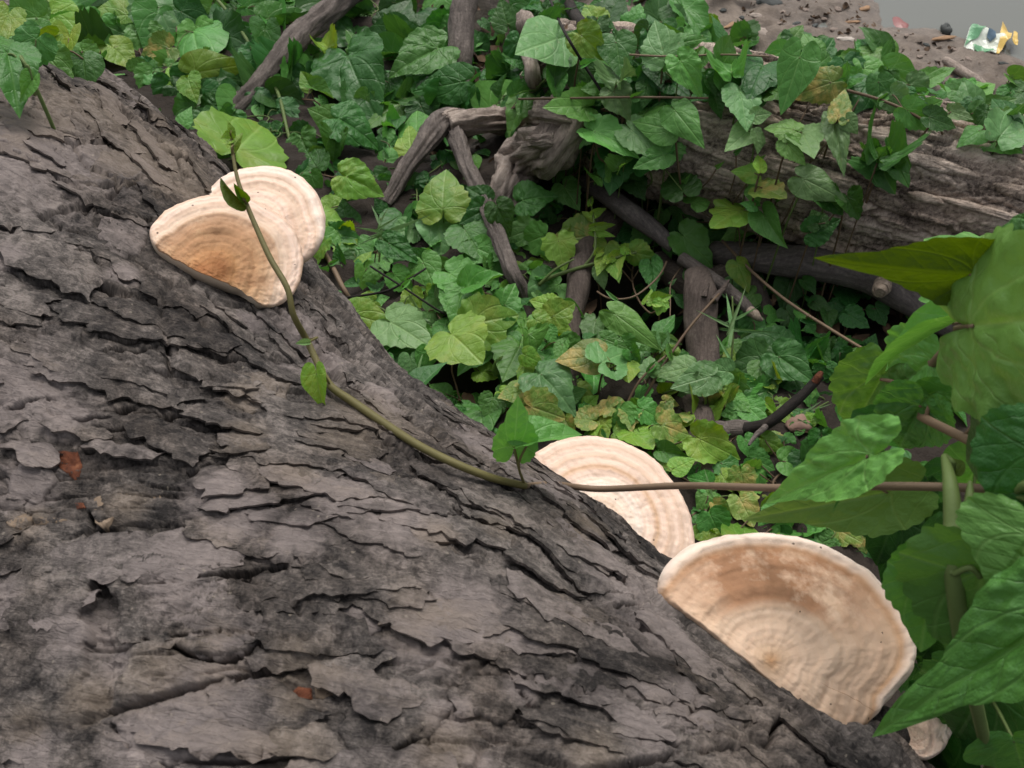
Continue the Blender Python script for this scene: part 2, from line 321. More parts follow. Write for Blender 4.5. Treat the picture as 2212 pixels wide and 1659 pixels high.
_pr = random.Random(5)
PINK += [(sa(_pr.uniform(0, 1500), _pr.uniform(500, 1659)), _pr.uniform(.014, .034)) for _ in range(34)]; PINK = [p for p in PINK if p[0][1] > 0.26]
TAN += [(sa(_pr.uniform(0, 1300), _pr.uniform(700, 1659)), _pr.uniform(.014, .03)) for _ in range(18)]
def bark_height(S, A, cracks=True, seed=1):
    """radial relief (m) and plate tone over (metres along the log, metres round it)"""
    w1 = fbm(S * 9, A * 9, seed, 3); w2 = fbm(S * 9 + 40, A * 9 - 11, seed + 3, 3)
    s = S + 0.030 * w1; a = A + 0.022 * w2
    top = sstep(0.24, 0.42, A)                          # 0 on the fibrous flank, 1 on the crown of the log
    # crown: oblique plates, layered flakes
    p = (0.78 * s + 0.62 * a); q = (-0.62 * s + 0.78 * a)
    f1, f2, idv, ox, oy = voronoi(p / 0.15 + 0.25 * w2, q / 0.052 + 0.5 * w1, seed + 20)
    gate = sstep(-0.12, 0.18, fbm(S * 7 + 9, A * 7, seed + 31, 2))
    crack = np.exp(-((f2 - f1) / 0.035) ** 2) * gate
    ang = idv * 40.0
    hp = (idv - 0.5) * 0.004 + (ox * np.cos(ang) + oy * np.sin(ang)) * 0.0045 - crack * 0.013
    g1, g2, idg, gx, gy = voronoi(p / 0.045 + 2 * w2, q / 0.013 + w1, seed + 50)
    cg = np.exp(-((g2 - g1) / 0.08) ** 2) * sstep(0.0, 0.3, fbm(S * 13, A * 13 + 5, seed + 61, 2))
    hp += (gx * np.cos(idg * 30) + gy * np.sin(idg * 30)) * 0.0016 - cg * 0.0052
    for sc_, am_, sd_ in ((1.0, 0.0014, 0), (2.6, 0.0008, 5)):          # terraces: one flake torn off above the next
        tq = fbm(p * 13 * sc_, q * 34 * sc_, seed + 64 + sd_, 5, 0.58) * 3.4; fl = np.floor(tq); fr = tq - fl
        hp += am_ * (fl + sstep(0.90, 1.0, fr))
    hp += 0.0018 * fbm(p * 70, q * 210, seed + 70, 4) + 0.0011 * fbm(p * 240, q * 420, seed + 75, 3)
    # flank: long stringy ridges along the log
    r1 = np.abs(fbm(s * 9, a * 62, seed + 80, 4)); r2 = np.abs(fbm(s * 30, a * 150, seed + 90, 3))
    hs = 0.004 - 0.020 * np.exp(-(r1 / 0.10) ** 2) * sstep(-0.3, 0.2, fbm(S * 5, A * 12, seed + 95, 2)) - 0.005 * np.exp(-(r2 / 0.12) ** 2) + 0.006 * fbm(s * 22, a * 45, seed + 99, 4)
    h = hs * (1 - top) + hp * top
    h += 0.012 * fbm(S * 4.2, A * 4.2, seed + 110, 3) + 0.0010 * fbm(S * 300, A * 300, seed + 120, 3)
    tone = 0.5 * idv + 0.3 * idg + 0.2 * (0.5 + 0.5 * fbm(S * 3, A * 3, seed + 130, 2))
    tone = tone * top + (1 - top) * np.clip(0.45 + 0.6 * r1, 0, 1)
    if cracks:
        wx = S + 0.006 * fbm(S * 38, A * 38, seed + 140, 3); wy = A + 0.006 * fbm(S * 38 + 7, A * 38, seed + 150, 3)
        D = np.zeros(S.shape); lip = np.zeros(S.shape); dS = np.zeros(S.shape); dA = np.zeros(S.shape)
        for pts, w, d in CR:
            n = len(pts) - 1
            lo = np.min(pts, 0) - 8 * w - 0.012; hi = np.max(pts, 0) + 8 * w + 0.012
            m = (wx > lo[0]) & (wx < hi[0]) & (wy > lo[1]) & (wy < hi[1])
            if not m.any(): continue
            X = wx[m]; Y = wy[m]; best = np.full(X.shape, 9.0); bt = np.zeros(X.shape); side = np.zeros(X.shape); vx = np.zeros(X.shape); vy = np.zeros(X.shape)
            for i in range(n):
                (x0, y0), (x1, y1) = pts[i], pts[i + 1]
                dx, dy = x1 - x0, y1 - y0; L2 = dx * dx + dy * dy + 1e-12
                t = np.clip(((X - x0) * dx + (Y - y0) * dy) / L2, 0, 1)
                e = np.hypot(X - x0 - t * dx, Y - y0 - t * dy); k = e < best
                vx = np.where(k, x0 + t * dx - X, vx); vy = np.where(k, y0 + t * dy - Y, vy)
                best = np.where(k, e, best); bt = np.where(k, (i + t) / n, bt); side = np.where(k, np.sign((X - x0) * dy - (Y - y0) * dx), side)
            ww = w * (0.45 + 0.8 * np.sin(np.clip(bt, 0.04, 0.96) * math.pi) ** 0.6)
            D[m] = np.maximum(D[m], d * np.exp(-(best / ww) ** 3))
            if w < 0.009:
                sh = np.where(side < 0, 1.0, 0.0) * 1.25 * ww * np.exp(-((best - ww) / (1.3 * ww)) ** 2) * np.clip(best / ww, 0, 1)
                dS[m] += sh * vx / (best + 1e-6); dA[m] += sh * vy / (best + 1e-6)
            lip[m] = np.maximum(lip[m], np.where(side < 0, 1.0, 0.15) * 0.22 * d * np.exp(-(best / (6 * ww)) ** 2))
        calm = np.zeros(S.shape)
        for pts in CALM:
            for i in range(len(pts) - 1):
                (x0, y0), (x1, y1) = pts[i], pts[i + 1]; dx, dy = x1 - x0, y1 - y0; t = np.clip(((S - x0) * dx + (A - y0) * dy) / (dx * dx + dy * dy + 1e-12), 0, 1)
                calm = np.maximum(calm, np.exp(-(np.hypot(S - x0 - t * dx, A - y0 - t * dy) / 0.016) ** 2))
        h = (h + np.minimum(lip, 0.004) - D) * (1 - 0.65 * calm) - 0.002 * calm
        return h, tone, dS, dA
    return h, tone
def patch(S, A, L):
    o = np.zeros(np.shape(S))
    for (s0, a0), r in L: o = np.maximum(o, np.exp(-(((S - s0) ** 2 + (A - a0) ** 2) / r ** 2)))
    return o

M_BARK = bark_material('bark_grey', (0.023, 0.0205, 0.020), (0.094, 0.082, 0.075), (0.235, 0.203, 0.184), (0.345, 0.292, 0.277), (0.30, 0.237, 0.182))
s_arr = np.concatenate([np.arange(-1.1, -0.15, 0.02), np.arange(-0.15, 0.62, 0.00135), np.arange(0.62, 1.55, 0.0023), np.arange(1.55, 2.6, 0.02)])
t_arr = np.concatenate([np.arange(-math.pi * 0.5, 0.1, 0.06), np.arange(0.1, 2.45, 0.0038), np.arange(2.45, 1.5 * math.pi, 0.06), [1.5 * math.pi]])
S, TH = np.meshgrid(s_arr, t_arr, indexing='ij'); A = TH * RREF
Hh, tone, dS, dA = bark_height(S, A)
V = log_point(S + dS, TH + dA / RREF, Hh).reshape(-1, 3)
log_root = empty('fallen_log', (0.15, 0.15, -0.14), label='massive fallen log with cracked grey-brown bark and white bracket fungi along it', cat='log')
def off(V, root): return np.asarray(V) - np.array(root.location)
me = mesh_from('trunk', off(V, log_root), grid_faces(len(s_arr), len(t_arr))[:, ::-1].copy(), M_BARK, True, uv=np.stack([S.ravel(), A.ravel()], 1),
               attrs={'tone': tone.ravel(), 'pink': patch(S, A, PINK).ravel(), 'tan': patch(S, A, TAN).ravel()})
obj('trunk', me, log_root)
print('trunk verts', len(V))

# loose plates of bark that stand proud of the log, each with its own edge
def bark_plate(px, lift=0.006, tone_=0.5, pink_=0.0, tan_=0.0, name='bark_plate', mat=None, sub=0.0032, seed=0, jag=0.009, label=None, crown=0.0, lifted=None):
    P = np.array([sa(*p) for p in px]) if lifted is None else np.array(px); C = P.mean(0)
    n = len(P); out = []
    for i in range(n):
        a, b = P[i], P[(i + 1) % n]; k = max(2, int(np.linalg.norm(b - a) / 0.003))
        for j in range(k): out.append(a + (b - a) * j / k)
    out = np.array(out)
    out += jag * np.stack([fbm(out[:, 0] * 90, out[:, 1] * 90, 300 + seed, 3), fbm(out[:, 0] * 90, out[:, 1] * 90 + 50, 310 + seed, 3)], 1)
    lo, hi = out.min(0), out.max(0)
    gs = np.arange(lo[0] + sub * 0.5, hi[0], sub); ga = np.arange(lo[1] + sub * 0.5, hi[1], sub)
    G = np.stack(np.meshgrid(gs, ga, indexing='ij'), -1).reshape(-1, 2)
    G = G + (np.stack([_hash(np.arange(len(G)), np.zeros(len(G)), 3 + seed), _hash(np.arange(len(G)), np.ones(len(G)), 4 + seed)], 1) - 0.5) * sub * 0.6
    def edge_d(Q):
        best = np.full(len(Q), 9.0)
        for i in range(len(out)):
            a, b = out[i], out[(i + 1) % len(out)]; d = b - a; L2 = d @ d + 1e-12
            t = np.clip(((Q - a) @ d) / L2, 0, 1); best = np.minimum(best, np.hypot(*(Q - a - t[:, None] * d).T))
        return best
    inside = np.zeros(len(G), bool); j = len(out) - 1
    for i in range(len(out)):
        a, b = out[i], out[j]
        c = ((a[1] > G[:, 1]) != (b[1] > G[:, 1])) & (G[:, 0] < (b[0] - a[0]) * (G[:, 1] - a[1]) / (b[1] - a[1] + 1e-15) + a[0]); inside ^= c; j = i
    G = G[inside]; G = G[edge_d(G) > sub * 0.4]
    allp = np.concatenate([out, G]); nb = len(out)
    vv, _, ff, *_r = delaunay_2d_cdt([Vector(p) for p in allp], [], [list(range(nb))], 1, 1e-7)
    vv = np.array([tuple(v) for v in vv]); dE = edge_d(vv)
    S_, A_ = vv[:, 0], vv[:, 1]
    hb, _t = bark_height(S_, A_, cracks=False)
    hb = hb * 0.9
    tilt = (0.55 + 0.45 * np.clip(fbm(S_ * 14, A_ * 14, 400 + seed, 2) * 1.6, -1, 1))
    prof = 1 - np.exp(-(dE / 0.0014))
    h = hb + 0.6 * lift * tilt * (0.45 + 0.55 * prof) + crown * np.clip(dE / 0.03, 0, 1) + 0.0011 * fbm(S_ * 120, A_ * 200, 410 + seed, 3)
    if lifted is not None:                              # a loose flake: one edge curls off the log and leaves a dark gap under it
        wv = (vv - C) @ np.array(lifted); wv = np.clip((wv - wv.min()) / (wv.max() - wv.min() + 1e-9), 0, 1)
        h = hb * 0.55 + 0.0006 + lift * (0.12 + 0.88 * wv ** 1.4) * (0.75 + 0.35 * fbm(S_ * 25, A_ * 25, 420 + seed, 2)) - 0.0012 * (1 - prof) + 0.0008 * fbm(S_ * 150, A_ * 320, 410 + seed, 3)
    top = log_point(S_, A_ / RREF, h)
    bot_h = bark_height(out[:, 0], out[:, 1], cracks=False)[0] - 0.014
    inset = C + (out - C) * 0.985
    if lifted is not None: inset = C + (out - C) * 0.97; bot_h = h[:nb] - 0.0024
    # CDT keeps the input points first; the skirt drops from the outline to under the log's surface
    botv = log_point(inset[:, 0], inset[:, 1] / RREF, bot_h)
    V_ = np.concatenate([top, botv]); base = len(top); F_ = []
    for f in ff:
        a = V_[f[1]] - V_[f[0]]; b = V_[f[2]] - V_[f[0]]; nn = np.cross(a, b)
        outw = V_[f[0]] - (AX * (V_[f[0]] @ AX) + NX * UC + ZX * ZC)
        F_.append(tuple(f) if nn @ outw > 0 else tuple(reversed(f)))
    for i in range(nb): F_.append((i, (i + 1) % nb, base + (i + 1) % nb, base + i))
    SS = np.concatenate([S_, inset[:, 0]]); AA = np.concatenate([A_, inset[:, 1]])
    one = np.ones(len(V_))
    m = mesh_from(name, off(V_, log_root), F_, mat or M_BARK, True, uv=np.stack([SS, AA], 1),
                  attrs={'tone': tone_ * one, 'pink': np.clip(pink_ + patch(SS, AA, PINK) * 0.95, 0, 1), 'tan': np.clip(tan_ + patch(SS, AA, TAN) * 0.9, 0, 1)})
    o = obj(name, m, log_root)
    if label: o['label'] = label
    return o
PLATES = [
 (TLq((180,500),(230,410),(420,400),(540,440),(470,530),(430,600),(330,600),(240,560)), .010, .55, 0, .35),
 (TLq((340,795),(420,690),(480,640),(560,660),(622,740),(600,785),(480,803),(400,808)), .008, .6, 0, .5),
 (BLq((350,650),(372,900),(355,1100),(362,1370),(470,1420),(528,1560),(490,1690),(-60,1690),(-60,650),(100,640)), .007, .55, .0, .25),
 (BLq((740,870),(940,860),(1110,890),(1160,1000),(1160,1080),(1060,1140),(960,1165),(880,1160),(820,1110),(720,1010)), .010, .5, .35, 0),
 (BRq((160,1270),(380,1190),(640,1195),(900,1235),(1180,1300),(1235,1390),(1120,1470),(1080,1565),(950,1588),(800,1570),(680,1525),(560,1420),(350,1350)), .012, .55, .12, 0),
 (BLq((500,1440),(640,1370),(780,1320),(900,1340),(970,1420),(930,1520),(720,1640),(560,1640)), .006, .5, .35, 0),
 (BLq((1690,885),(1770,815),(1950,830),(2060,880),(2150,960),(2212,1100),(2000,1150),(1800,1000)), .006, .5, .3, 0),
 (BLq((260,180),(480,150),(640,95),(700,110),(640,170),(540,188),(410,188)), .009, .35, 0, 0),
 (BLq((1540,1640),(1450,1480),(1600,1290),(1900,1180),(2030,1200),(1960,1340),(1880,1480),(1700,1580)), .006, .45, .1, 0),
 (BLq((930,560),(1100,520),(1190,620),(1170,680),(960,668),(760,688),(720,620)), .007, .3, .1, 0),
 (BLq((630,500),(790,470),(930,520),(915,560),(720,620),(640,600)), .008, .25, 0, 0),
 (BLq((730,700),(950,680),(1170,690),(1080,712),(1020,735),(950,740),(900,790),(820,810),(740,780)), .005, .35, .1, 0),
 (BLq((440,780),(520,760),(640,860),(690,960),(640,1080),(560,1100),(510,960)), .006, .45, 0, .1),
 (TLq((100,1010),(230,930),(420,915),(400,1010),(330,1080),(200,1100)), .006, .3, .1, 0),
 (TLq((430,935),(640,960),(650,1040),(560,1110),(440,1070),(410,1000)), .005, .55, .45, 0),
 (TLq((180,1340),(310,1335),(370,1420),(340,1530),(260,1560),(160,1480)), .006, .4, .1, 0),
 (TLq((240,1560),(330,1530),(400,1570),(360,1640),(270,1640)), .008, .35, .1, 0),
 (BLq((990,900),(1140,900),(1300,1090),(1240,1110),(1170,1060)), .010, .55, 0, .2),
 (BLq((1380,400),(1580,370),(1680,480),(1640,560),(1420,560),(1330,500)), .004, .6, .9, 0),
 (BLq((780,390),(920,330),(1050,340),(1120,420),(1000,470),(850,450)), .005, .3, 0, 0),
 (BLq((1480,880),(1620,850),(1680,930),(1620,1060),(1500,1050),(1440,960)), .005, .55, .6, 0),
 (BLq((2060,1310),(2180,1270),(2260,1330),(2250,1420),(2120,1430),(2040,1390)), .010, .3, 0, 0),
 (BRq((1330,1560),(1480,1500),(1640,1560),(1750,1659),(1600,1700),(1400,1690)), .008, .35, 0, 0),
 (BRq((1080,1590),(1180,1540),(1290,1620),(1300,1700),(1090,1700)), .012, .4, 0, 0),
 (BRq((0,900),(240,850),(480,880),(620,950),(480,1010),(240,1010)), .004, .6, .4, 0),
 (TLq((1010,1600),(1120,1600),(1260,1640),(1250,1720),(1080,1740),(960,1690)), .006, .6, 0, .6),
 (BLq((1340,70),(1500,90),(1600,200),(1570,270),(1420,250),(1330,150)), .009, .55, 0, .55),
 (BLq((1640,100),(1760,150),(1900,240),(2010,330),(1900,330),(1740,230)), .006, .35, .1, 0),
 (BLq((0,340),(160,300),(230,400),(160,480),(20,500)), .006, .35, .1, 0),
 (BLq((60,130),(200,60),(260,150),(220,260),(90,240)), .005, .45, .1, 0),
]
for i, (pl, li, to, pk, tn) in enumerate(PLATES):
    if i in (4, 24): continue
    bark_plate(pl, li, to, pk, tn, seed=i * 13, crown=0.005 if i == 4 else 0.0)
# the loose flakes all over the crown of the log
CALMD = [tuple(np.array(L_[i]) * (1 - k / 6) + np.array(L_[i + 1]) * k / 6) for L_ in CALM for i in range(len(L_) - 1) for k in range(7)]
KEEP = [(145,1000,75), (160,1070,60), (270,1085,95), (70,1120,80), (640,1490,80), (700,1490,50), (225,1180,62), (225,1260,62), (225,1340,62), (225,1420,62), (265,1600,60), (740,1385,45)]
fl = random.Random(21); nfl = 0; tries = 0
def project(p):
    d = np.asarray(p) - EYE; z = d @ FWD; return 1106 + FPX * (d @ RIGHT) / z, 829.5 - FPX * (d @ UP) / z
while nfl < 266 and tries < 6000:
    tries += 1
    s0 = fl.uniform(-0.12, 1.32); a0 = RREF * fl.uniform(0.48, 2.35)
    if tries % 4 == 0: s0 = fl.uniform(-0.10, 0.45); a0 = fl.uniform(0.20, 0.50)
    px_, py_ = project(log_point(s0, a0 / RREF))
    if not (-60 < px_ < 2150 and 150 < py_ < 1720): continue
    if any(np.hypot(s0 - c[0], a0 - c[1]) < 0.032 for c in CALMD): continue
    if any(np.hypot(px_ - kx, py_ - ky) < kr for kx, ky, kr in KEEP): continue
    far = float(sstep(0.6, 1.0, s0)); ang = (0.08 + 0.60 * float(sstep(0.30, 0.46, a0))) * (1 - 0.6 * far) + fl.gauss(0, 0.22)
    e1 = np.array([math.cos(ang), math.sin(ang)]); e2 = np.array([-e1[1], e1[0]])
    la = fl.choice([0.022, 0.03, 0.038, 0.046, 0.056, 0.066]) * fl.uniform(0.8, 1.2); lb = la * fl.uniform(0.20, 0.38) + 0.002
    poly = []
    for k in range(13):
        t_ = 2 * math.pi * k / 13; r_ = fl.uniform(0.70, 1.15); c_, s_ = math.cos(t_), math.sin(t_)
        poly.append(np.array([s0, a0]) + e1 * la * r_ * math.copysign(abs(c_) ** 0.8, c_) + e2 * lb * r_ * math.copysign(abs(s_) ** 0.7, s_))
    ld = e2 if (e2 @ np.array([-0.7, 0.7])) > 0 else -e2
    if fl.random() < 0.15: ld = -ld
    bark_plate(poly, fl.uniform(0.0035, 0.010), 0.15 + 0.6 * fl.random(), 0.5 if fl.random() < 0.14 else 0.0, 0.4 if fl.random() < (0.12 + 0.4 * far) else 0.0, sub=0.0042 if s0 < 0.7 else 0.006, seed=2000 + nfl * 3, jag=0.008, lifted=ld)
    nfl += 1
print('flakes', nfl)
M_FLAKE = wood_material('tan_flake', (0.09, 0.064, 0.045), (0.20, 0.148, 0.105), (0.31, 0.24, 0.175), (30, 120), 0.0015)
M_RESIN = wood_material('orange_heartwood', (0.03, 0.013, 0.009), (0.13, 0.042, 0.020), (0.34, 0.15, 0.075), (90, 60), 0.004)
for i, (pl, lb, mt, nm) in enumerate([
 (BLq((390,480),(470,455),(540,450),(640,452),(700,458),(718,478),(690,495),(600,500),(540,530),(490,560),(440,610),(405,590),(388,545)), 'pale tan strip of dry inner bark', M_FLAKE, 'bark_flake'),
 (BLq((20,600),(100,552),(180,575),(290,580),(270,597),(140,602),(60,637)), 'pale tan strip of dry inner bark', M_FLAKE, 'bark_flake'),
 (BLq((215,312),(250,288),(330,282),(347,330),(332,372),(308,397),(265,362)), 'orange chip of exposed heartwood', M_RESIN, 'wood_chip'),
 (BLq((1205,1350),(1225,1312),(1275,1292),(1335,1300),(1342,1340),(1260,1362)), 'orange chip of exposed heartwood', M_RESIN, 'wood_chip'),
 (BLq((305,490),(370,490),(365,515),(315,520)), 'orange chip of exposed heartwood', M_RESIN, 'wood_chip'),
 (BLq((1345,1260),(1400,1290),(1440,1305),(1390,1340),(1350,1330)), 'pale tan strip of dry inner bark', M_FLAKE, 'bark_flake'),
 (BLq((1420,1095),(1520,1065),(1540,1085),(1490,1110),(1430,1118)), 'pale tan strip of dry inner bark', M_FLAKE, 'bark_flake'),
 (BLq((525,730),(548,722),(550,800),(530,830)), 'pale tan strip of dry inner bark', M_FLAKE, 'bark_flake'),
]):
    bark_plate(pl, 0.0008, name=nm, mat=mt, sub=0.0022, seed=900 + i * 7, jag=0.002, label=lb)
# rounded burl beside the biggest fungus
def blob(center, rad, seed, amp, nu=40, nv=28):
    Vb = []; 
    for i in range(nv):
        ph = math.pi * i / (nv - 1)
        for j in range(nu):
            a = 2 * math.pi * j / nu; d = np.array([math.sin(ph) * math.cos(a), math.sin(ph) * math.sin(a), math.cos(ph)])
            k = 1 + amp * float(fbm(np.array([d[0] * 2 + d[2]]), np.array([d[1] * 2 - d[2]]), seed, 4)[0])
            Vb.append(np.asarray(center) + d * np.asarray(rad) * k)
    Fb = [(i * nu + j, i * nu + (j + 1) % nu, (i + 1) * nu + (j + 1) % nu, (i + 1) * nu + j) for i in range(nv - 1) for j in range(nu)]
    UVb = [(j * 0.004, i * 0.004) for i in range(nv) for j in range(nu)]
    return Vb, [f[::-1] for f in Fb], UVb
s_, th_ = on_log(1900, 1575)
bp = log_point(s_, th_, 0.0)
vb, fb, ub = blob(bp, (0.022, 0.024, 0.026), 77, 0.3)
one = np.ones(len(vb)); obj('burl', mesh_from('burl', off(vb, log_root), fb, M_BARK, True, uv=ub, attrs={'tone': 0.15 * one, 'pink': 0 * one, 'tan': 0 * one}), log_root)

# ================================================================== ground, water
def shore(x, y):
    """signed distance-like value: > 0 over the water"""
    w = 0.02 * fbm(x * 9, y * 9, 501, 3)
    return np.minimum(x - 0.905 + 0.25 * np.maximum(0, 2.30 - y), (y - 2.225) * 0.9 + np.maximum(0, x - 1.05) * 0.75) + w
HOLLOWS = [(*on_z(1370, 640, -0.15)[:2], 0.13, 0.22), (*on_z(1000, 835, -0.15)[:2], 0.07, 0.14), (*on_z(1760, 670, -0.15)[:2], 0.12, 0.12), (*on_z(1440, 350, -0.15)[:2], 0.06, 0.10), (*on_z(900, 250, -0.15)[:2], 0.14, 0.10), (*on_z(1040, 60, -0.15)[:2], 0.16, 0.16)]
def ground_z(x, y):
    x = np.asarray(x, float); y = np.asarray(y, float)
    d = shore(x, y)
    z = -0.150 - 0.22 * np.clip(d, -0.03, 0.6) + 0.02 * np.clip(-d - 0.05, 0, 0.7)
    for hx, hy, hr, hd in HOLLOWS: z = z - hd * np.exp(-(((x - hx) ** 2 + (y - hy) ** 2) / hr ** 2) ** 1.5)
    far = np.clip(np.hypot(x - 0.6, y - 1.8) - 6, 0, 60)
    bank = 1 - sstep(-0.10, 0.02, d)
    b = 0.014 * fbm(x * 5, y * 5, 510, 4) + 0.014 * fbm(x * 22, y * 22, 520, 4) + 0.004 * fbm(x * 80, y * 80, 530, 3)
    clod = voronoi(x * 24 + fbm(x * 30, y * 30, 3, 2), y * 24, 540); b = b + 0.008 * (clod[2] - 0.5) * sstep(0, 0.2, clod[1] - clod[0])
    return z + b * (0.25 + 0.75 * bank) + 0.004 * far
WATER_Z = -0.1575
gx = np.concatenate([np.linspace(-60, -1.6, 14), np.arange(-1.4, -0.3, 0.05), np.arange(-0.3, 1.75, 0.0085), np.arange(1.8, 3.2, 0.06), np.linspace(3.5, 60, 14)])
gy = np.concatenate([np.linspace(-60, -0.6, 12), np.arange(-0.5, 0.3, 0.05), np.arange(0.3, 2.85, 0.0085), np.arange(2.9, 4.2, 0.06), np.linspace(4.6, 60, 14)])
X, Y = np.meshgrid(gx, gy, indexing='ij'); Zg = ground_z(X, Y)
m = NT('river_mud'); co = m.new('ShaderNodeTexCoord').outputs['Object']
n1 = m.noise(co, 5, 6, 0.65); n2 = m.noise(co, 38, 6, 0.7); n3 = m.noise(co, 190, 4, 0.7)
f = m.math('ADD', m.math('MULTIPLY', n1, 0.5), m.math('MULTIPLY', n2, 0.5))
c = m.ramp(m.maprange(f, 0.3, 0.72), [(0, (0.075, 0.059, 0.049)), (0.5, (0.16, 0.128, 0.104)), (1, (0.26, 0.212, 0.172))])
sep = m.new('ShaderNodeSeparateXYZ'); m.set(sep.inputs[0], co)
# humus under the creepers, its colour darkened further for the shade between leaves
hum_shade = m.maprange(m.math('ADD', m.math('SUBTRACT', sep.outputs[1], m.math('MULTIPLY', sep.outputs[0], -0.55)), m.math('MULTIPLY', n1, 0.35)), 2.18, 2.42)
c = m.mix(hum_shade, m.mix(n2, (0.012, 0.009, 0.007), (0.040, 0.029, 0.022)), c)
wet = m.maprange(sep.outputs[2], -0.155, -0.135)
M_MUD = m.done(c, m.maprange(wet, 0, 1, 0.42, 0.9), 0.35, m.bump(n3, 0.6, 0.003, m.bump(n2, 0.7, 0.008)))
gm = mesh_from('ground', np.stack([X, Y, Zg], -1).reshape(-1, 3), grid_faces(len(gx), len(gy)), M_MUD)
obj('ground', gm, kind='structure')
m = NT('murky_water'); co = m.new('ShaderNodeTexCoord').outputs['Object']
M_WATER = m.done((0.145, 0.150, 0.135), 0.12, 0.5, m.bump(m.noise(co, 14, 3, 0.5), 0.08, 0.01))
wx = np.linspace(0.6, 40, 40); wy = np.linspace(1.6, 40, 40); WX, WY = np.meshgrid(wx, wy, indexing='ij')
obj('water', mesh_from('water', np.stack([WX, WY, np.full(WX.shape, WATER_Z)], -1).reshape(-1, 3), grid_faces(40, 40), M_WATER), kind='structure')

# ================================================================== the second log
P0 = on_z(1220, 190, 0.015); P1 = on_z(2212, 478, 0.02)
AX2 = (P1 - P0); L2 = float(np.linalg.norm(AX2)); AX2 = AX2 / L2
NX2 = np.array([-AX2[1], AX2[0], 0.0]); NX2 = -NX2 if NX2[1] > 0 else NX2; NX2 /= np.linalg.norm(NX2)   # towards the viewer's side
ZX2 = np.cross(AX2, NX2); ZX2 = ZX2 if ZX2[2] > 0 else -ZX2
def log2_R(s): return np.interp(s, [-0.2, 0, 0.15, 0.5, 1.0, 2.0], [0.10, 0.125, 0.150, 0.158, 0.162, 0.16])
def log2_point(s, th, h=0.0):
    s = np.asarray(s, float)[..., None]; r = (log2_R(s[..., 0]) + h)[..., None]
    return P0 + s * AX2 + r * (np.cos(th)[..., None] * NX2 + np.sin(th)[..., None] * ZX2)
def h2(S, A, seed=200):
    w = fbm(S * 12, A * 12, seed, 3); s = S + 0.02 * w; a = A + 0.015 * fbm(S * 12 + 9, A * 12, seed + 2, 3)
    f1, f2, idv, ox, oy = voronoi(s / 0.15, a / 0.026, seed + 3); g1, g2, idg, gx_, gy_ = voronoi(s / 0.05, a / 0.010, seed + 4)
    h = (idv - .5) * 0.008 - 0.012 * np.exp(-((f2 - f1) / 0.10) ** 2) * sstep(-.15, .2, fbm(S * 7, A * 7, seed + 8, 2)) + oy * np.cos(idv * 40) * 0.006
    h += (idg - .5) * 0.005 - 0.0045 * np.exp(-((g2 - g1) / 0.14) ** 2) + 0.004 * fbm(s * 60, a * 110, seed + 6, 4) + 0.012 * fbm(S * 5, A * 5, seed + 7, 3)
    return h, 0.5 * idv + 0.5 * idg
s2 = np.concatenate([np.arange(-0.05, 1.0, 0.0028), np.arange(1.0, 2.0, 0.03)]); t2 = np.concatenate([np.arange(-2.2, -0.5, 0.05), np.arange(-0.5, 2.3, 0.017), np.arange(2.3, 2 * math.pi - 2.15, 0.05)])
S, TH = np.meshgrid(s2, t2, indexing='ij'); A = TH * 0.155; Hh, tone = h2(S, A)
V = log2_point(S, TH, Hh).reshape(-1, 3)
M_BARK2 = bark_material('bark_brown', (0.080, 0.064, 0.054), (0.35, 0.287, 0.242), (0.60, 0.505, 0.43), (0.38, 0.31, 0.28), (0.34, 0.26, 0.19), 1.3)
log2_root = empty('rotting_log', P0 * np.array([1, 1, 0]) + np.array([0, 0, -0.15]), label='brown rough-barked log half overgrown by creepers near the muddy bank', cat='log')
one = np.zeros(len(V))
obj('trunk', mesh_from('trunk', off(V, log2_root), grid_faces(len(s2), len(t2)), M_BARK2, True, uv=np.stack([S.ravel(), A.ravel()], 1), attrs={'tone': tone.ravel(), 'pink': one, 'tan': one}), log2_root)
def plate2(s0, a0, ls, la, seed, lift=0.006):
    n = 22; aa = np.linspace(0, 2 * math.pi, n, endpoint=False); r = 1 + 0.35 * fbm(np.cos(aa) * 1.5 + seed, np.sin(aa) * 1.5, 600 + seed, 3)
    rings = [1.0, 0.82, 0.5]; V_ = []; UV_ = []
    for k, q in enumerate(rings):
        Sx = s0 + ls * q * r * np.cos(aa); Ax = a0 + la * q * r * np.sin(aa); hh = h2(Sx, Ax)[0]
        V_ += list(log2_point(Sx, Ax / 0.155, hh * 0.6 + lift * (0.6 + 0.4 * (k > 0)))); UV_ += list(zip(Sx, Ax))
    Sx = np.array([s0]); Ax = np.array([a0]); V_ += list(log2_point(Sx, Ax / 0.155, h2(Sx, Ax)[0] * 0.6 + lift)); UV_.append((s0, a0))
    Sx = s0 + ls * r * np.cos(aa); Ax = a0 + la * r * np.sin(aa); V_ += list(log2_point(Sx, Ax / 0.155, h2(Sx, Ax)[0] - 0.012)); UV_ += list(zip(Sx, Ax))
    F_ = []
    for k in range(2):
        for j in range(n): F_.append((k * n + j, k * n + (j + 1) % n, (k + 1) * n + (j + 1) % n, (k + 1) * n + j))
    for j in range(n): F_.append((2 * n + j, 2 * n + (j + 1) % n, 3 * n)); F_.append((3 * n + 1 + j, 3 * n + 1 + (j + 1) % n, (j + 1) % n, j))
    o1 = np.ones(len(V_)); 
    return mesh_from('bark_plate', off(V_, log2_root), F_, M_BARK2, True, uv=UV_, attrs={'tone': rng.random() * o1, 'pink': 0.3 * rng.random() * o1, 'tan': 0.3 * rng.random() * o1})
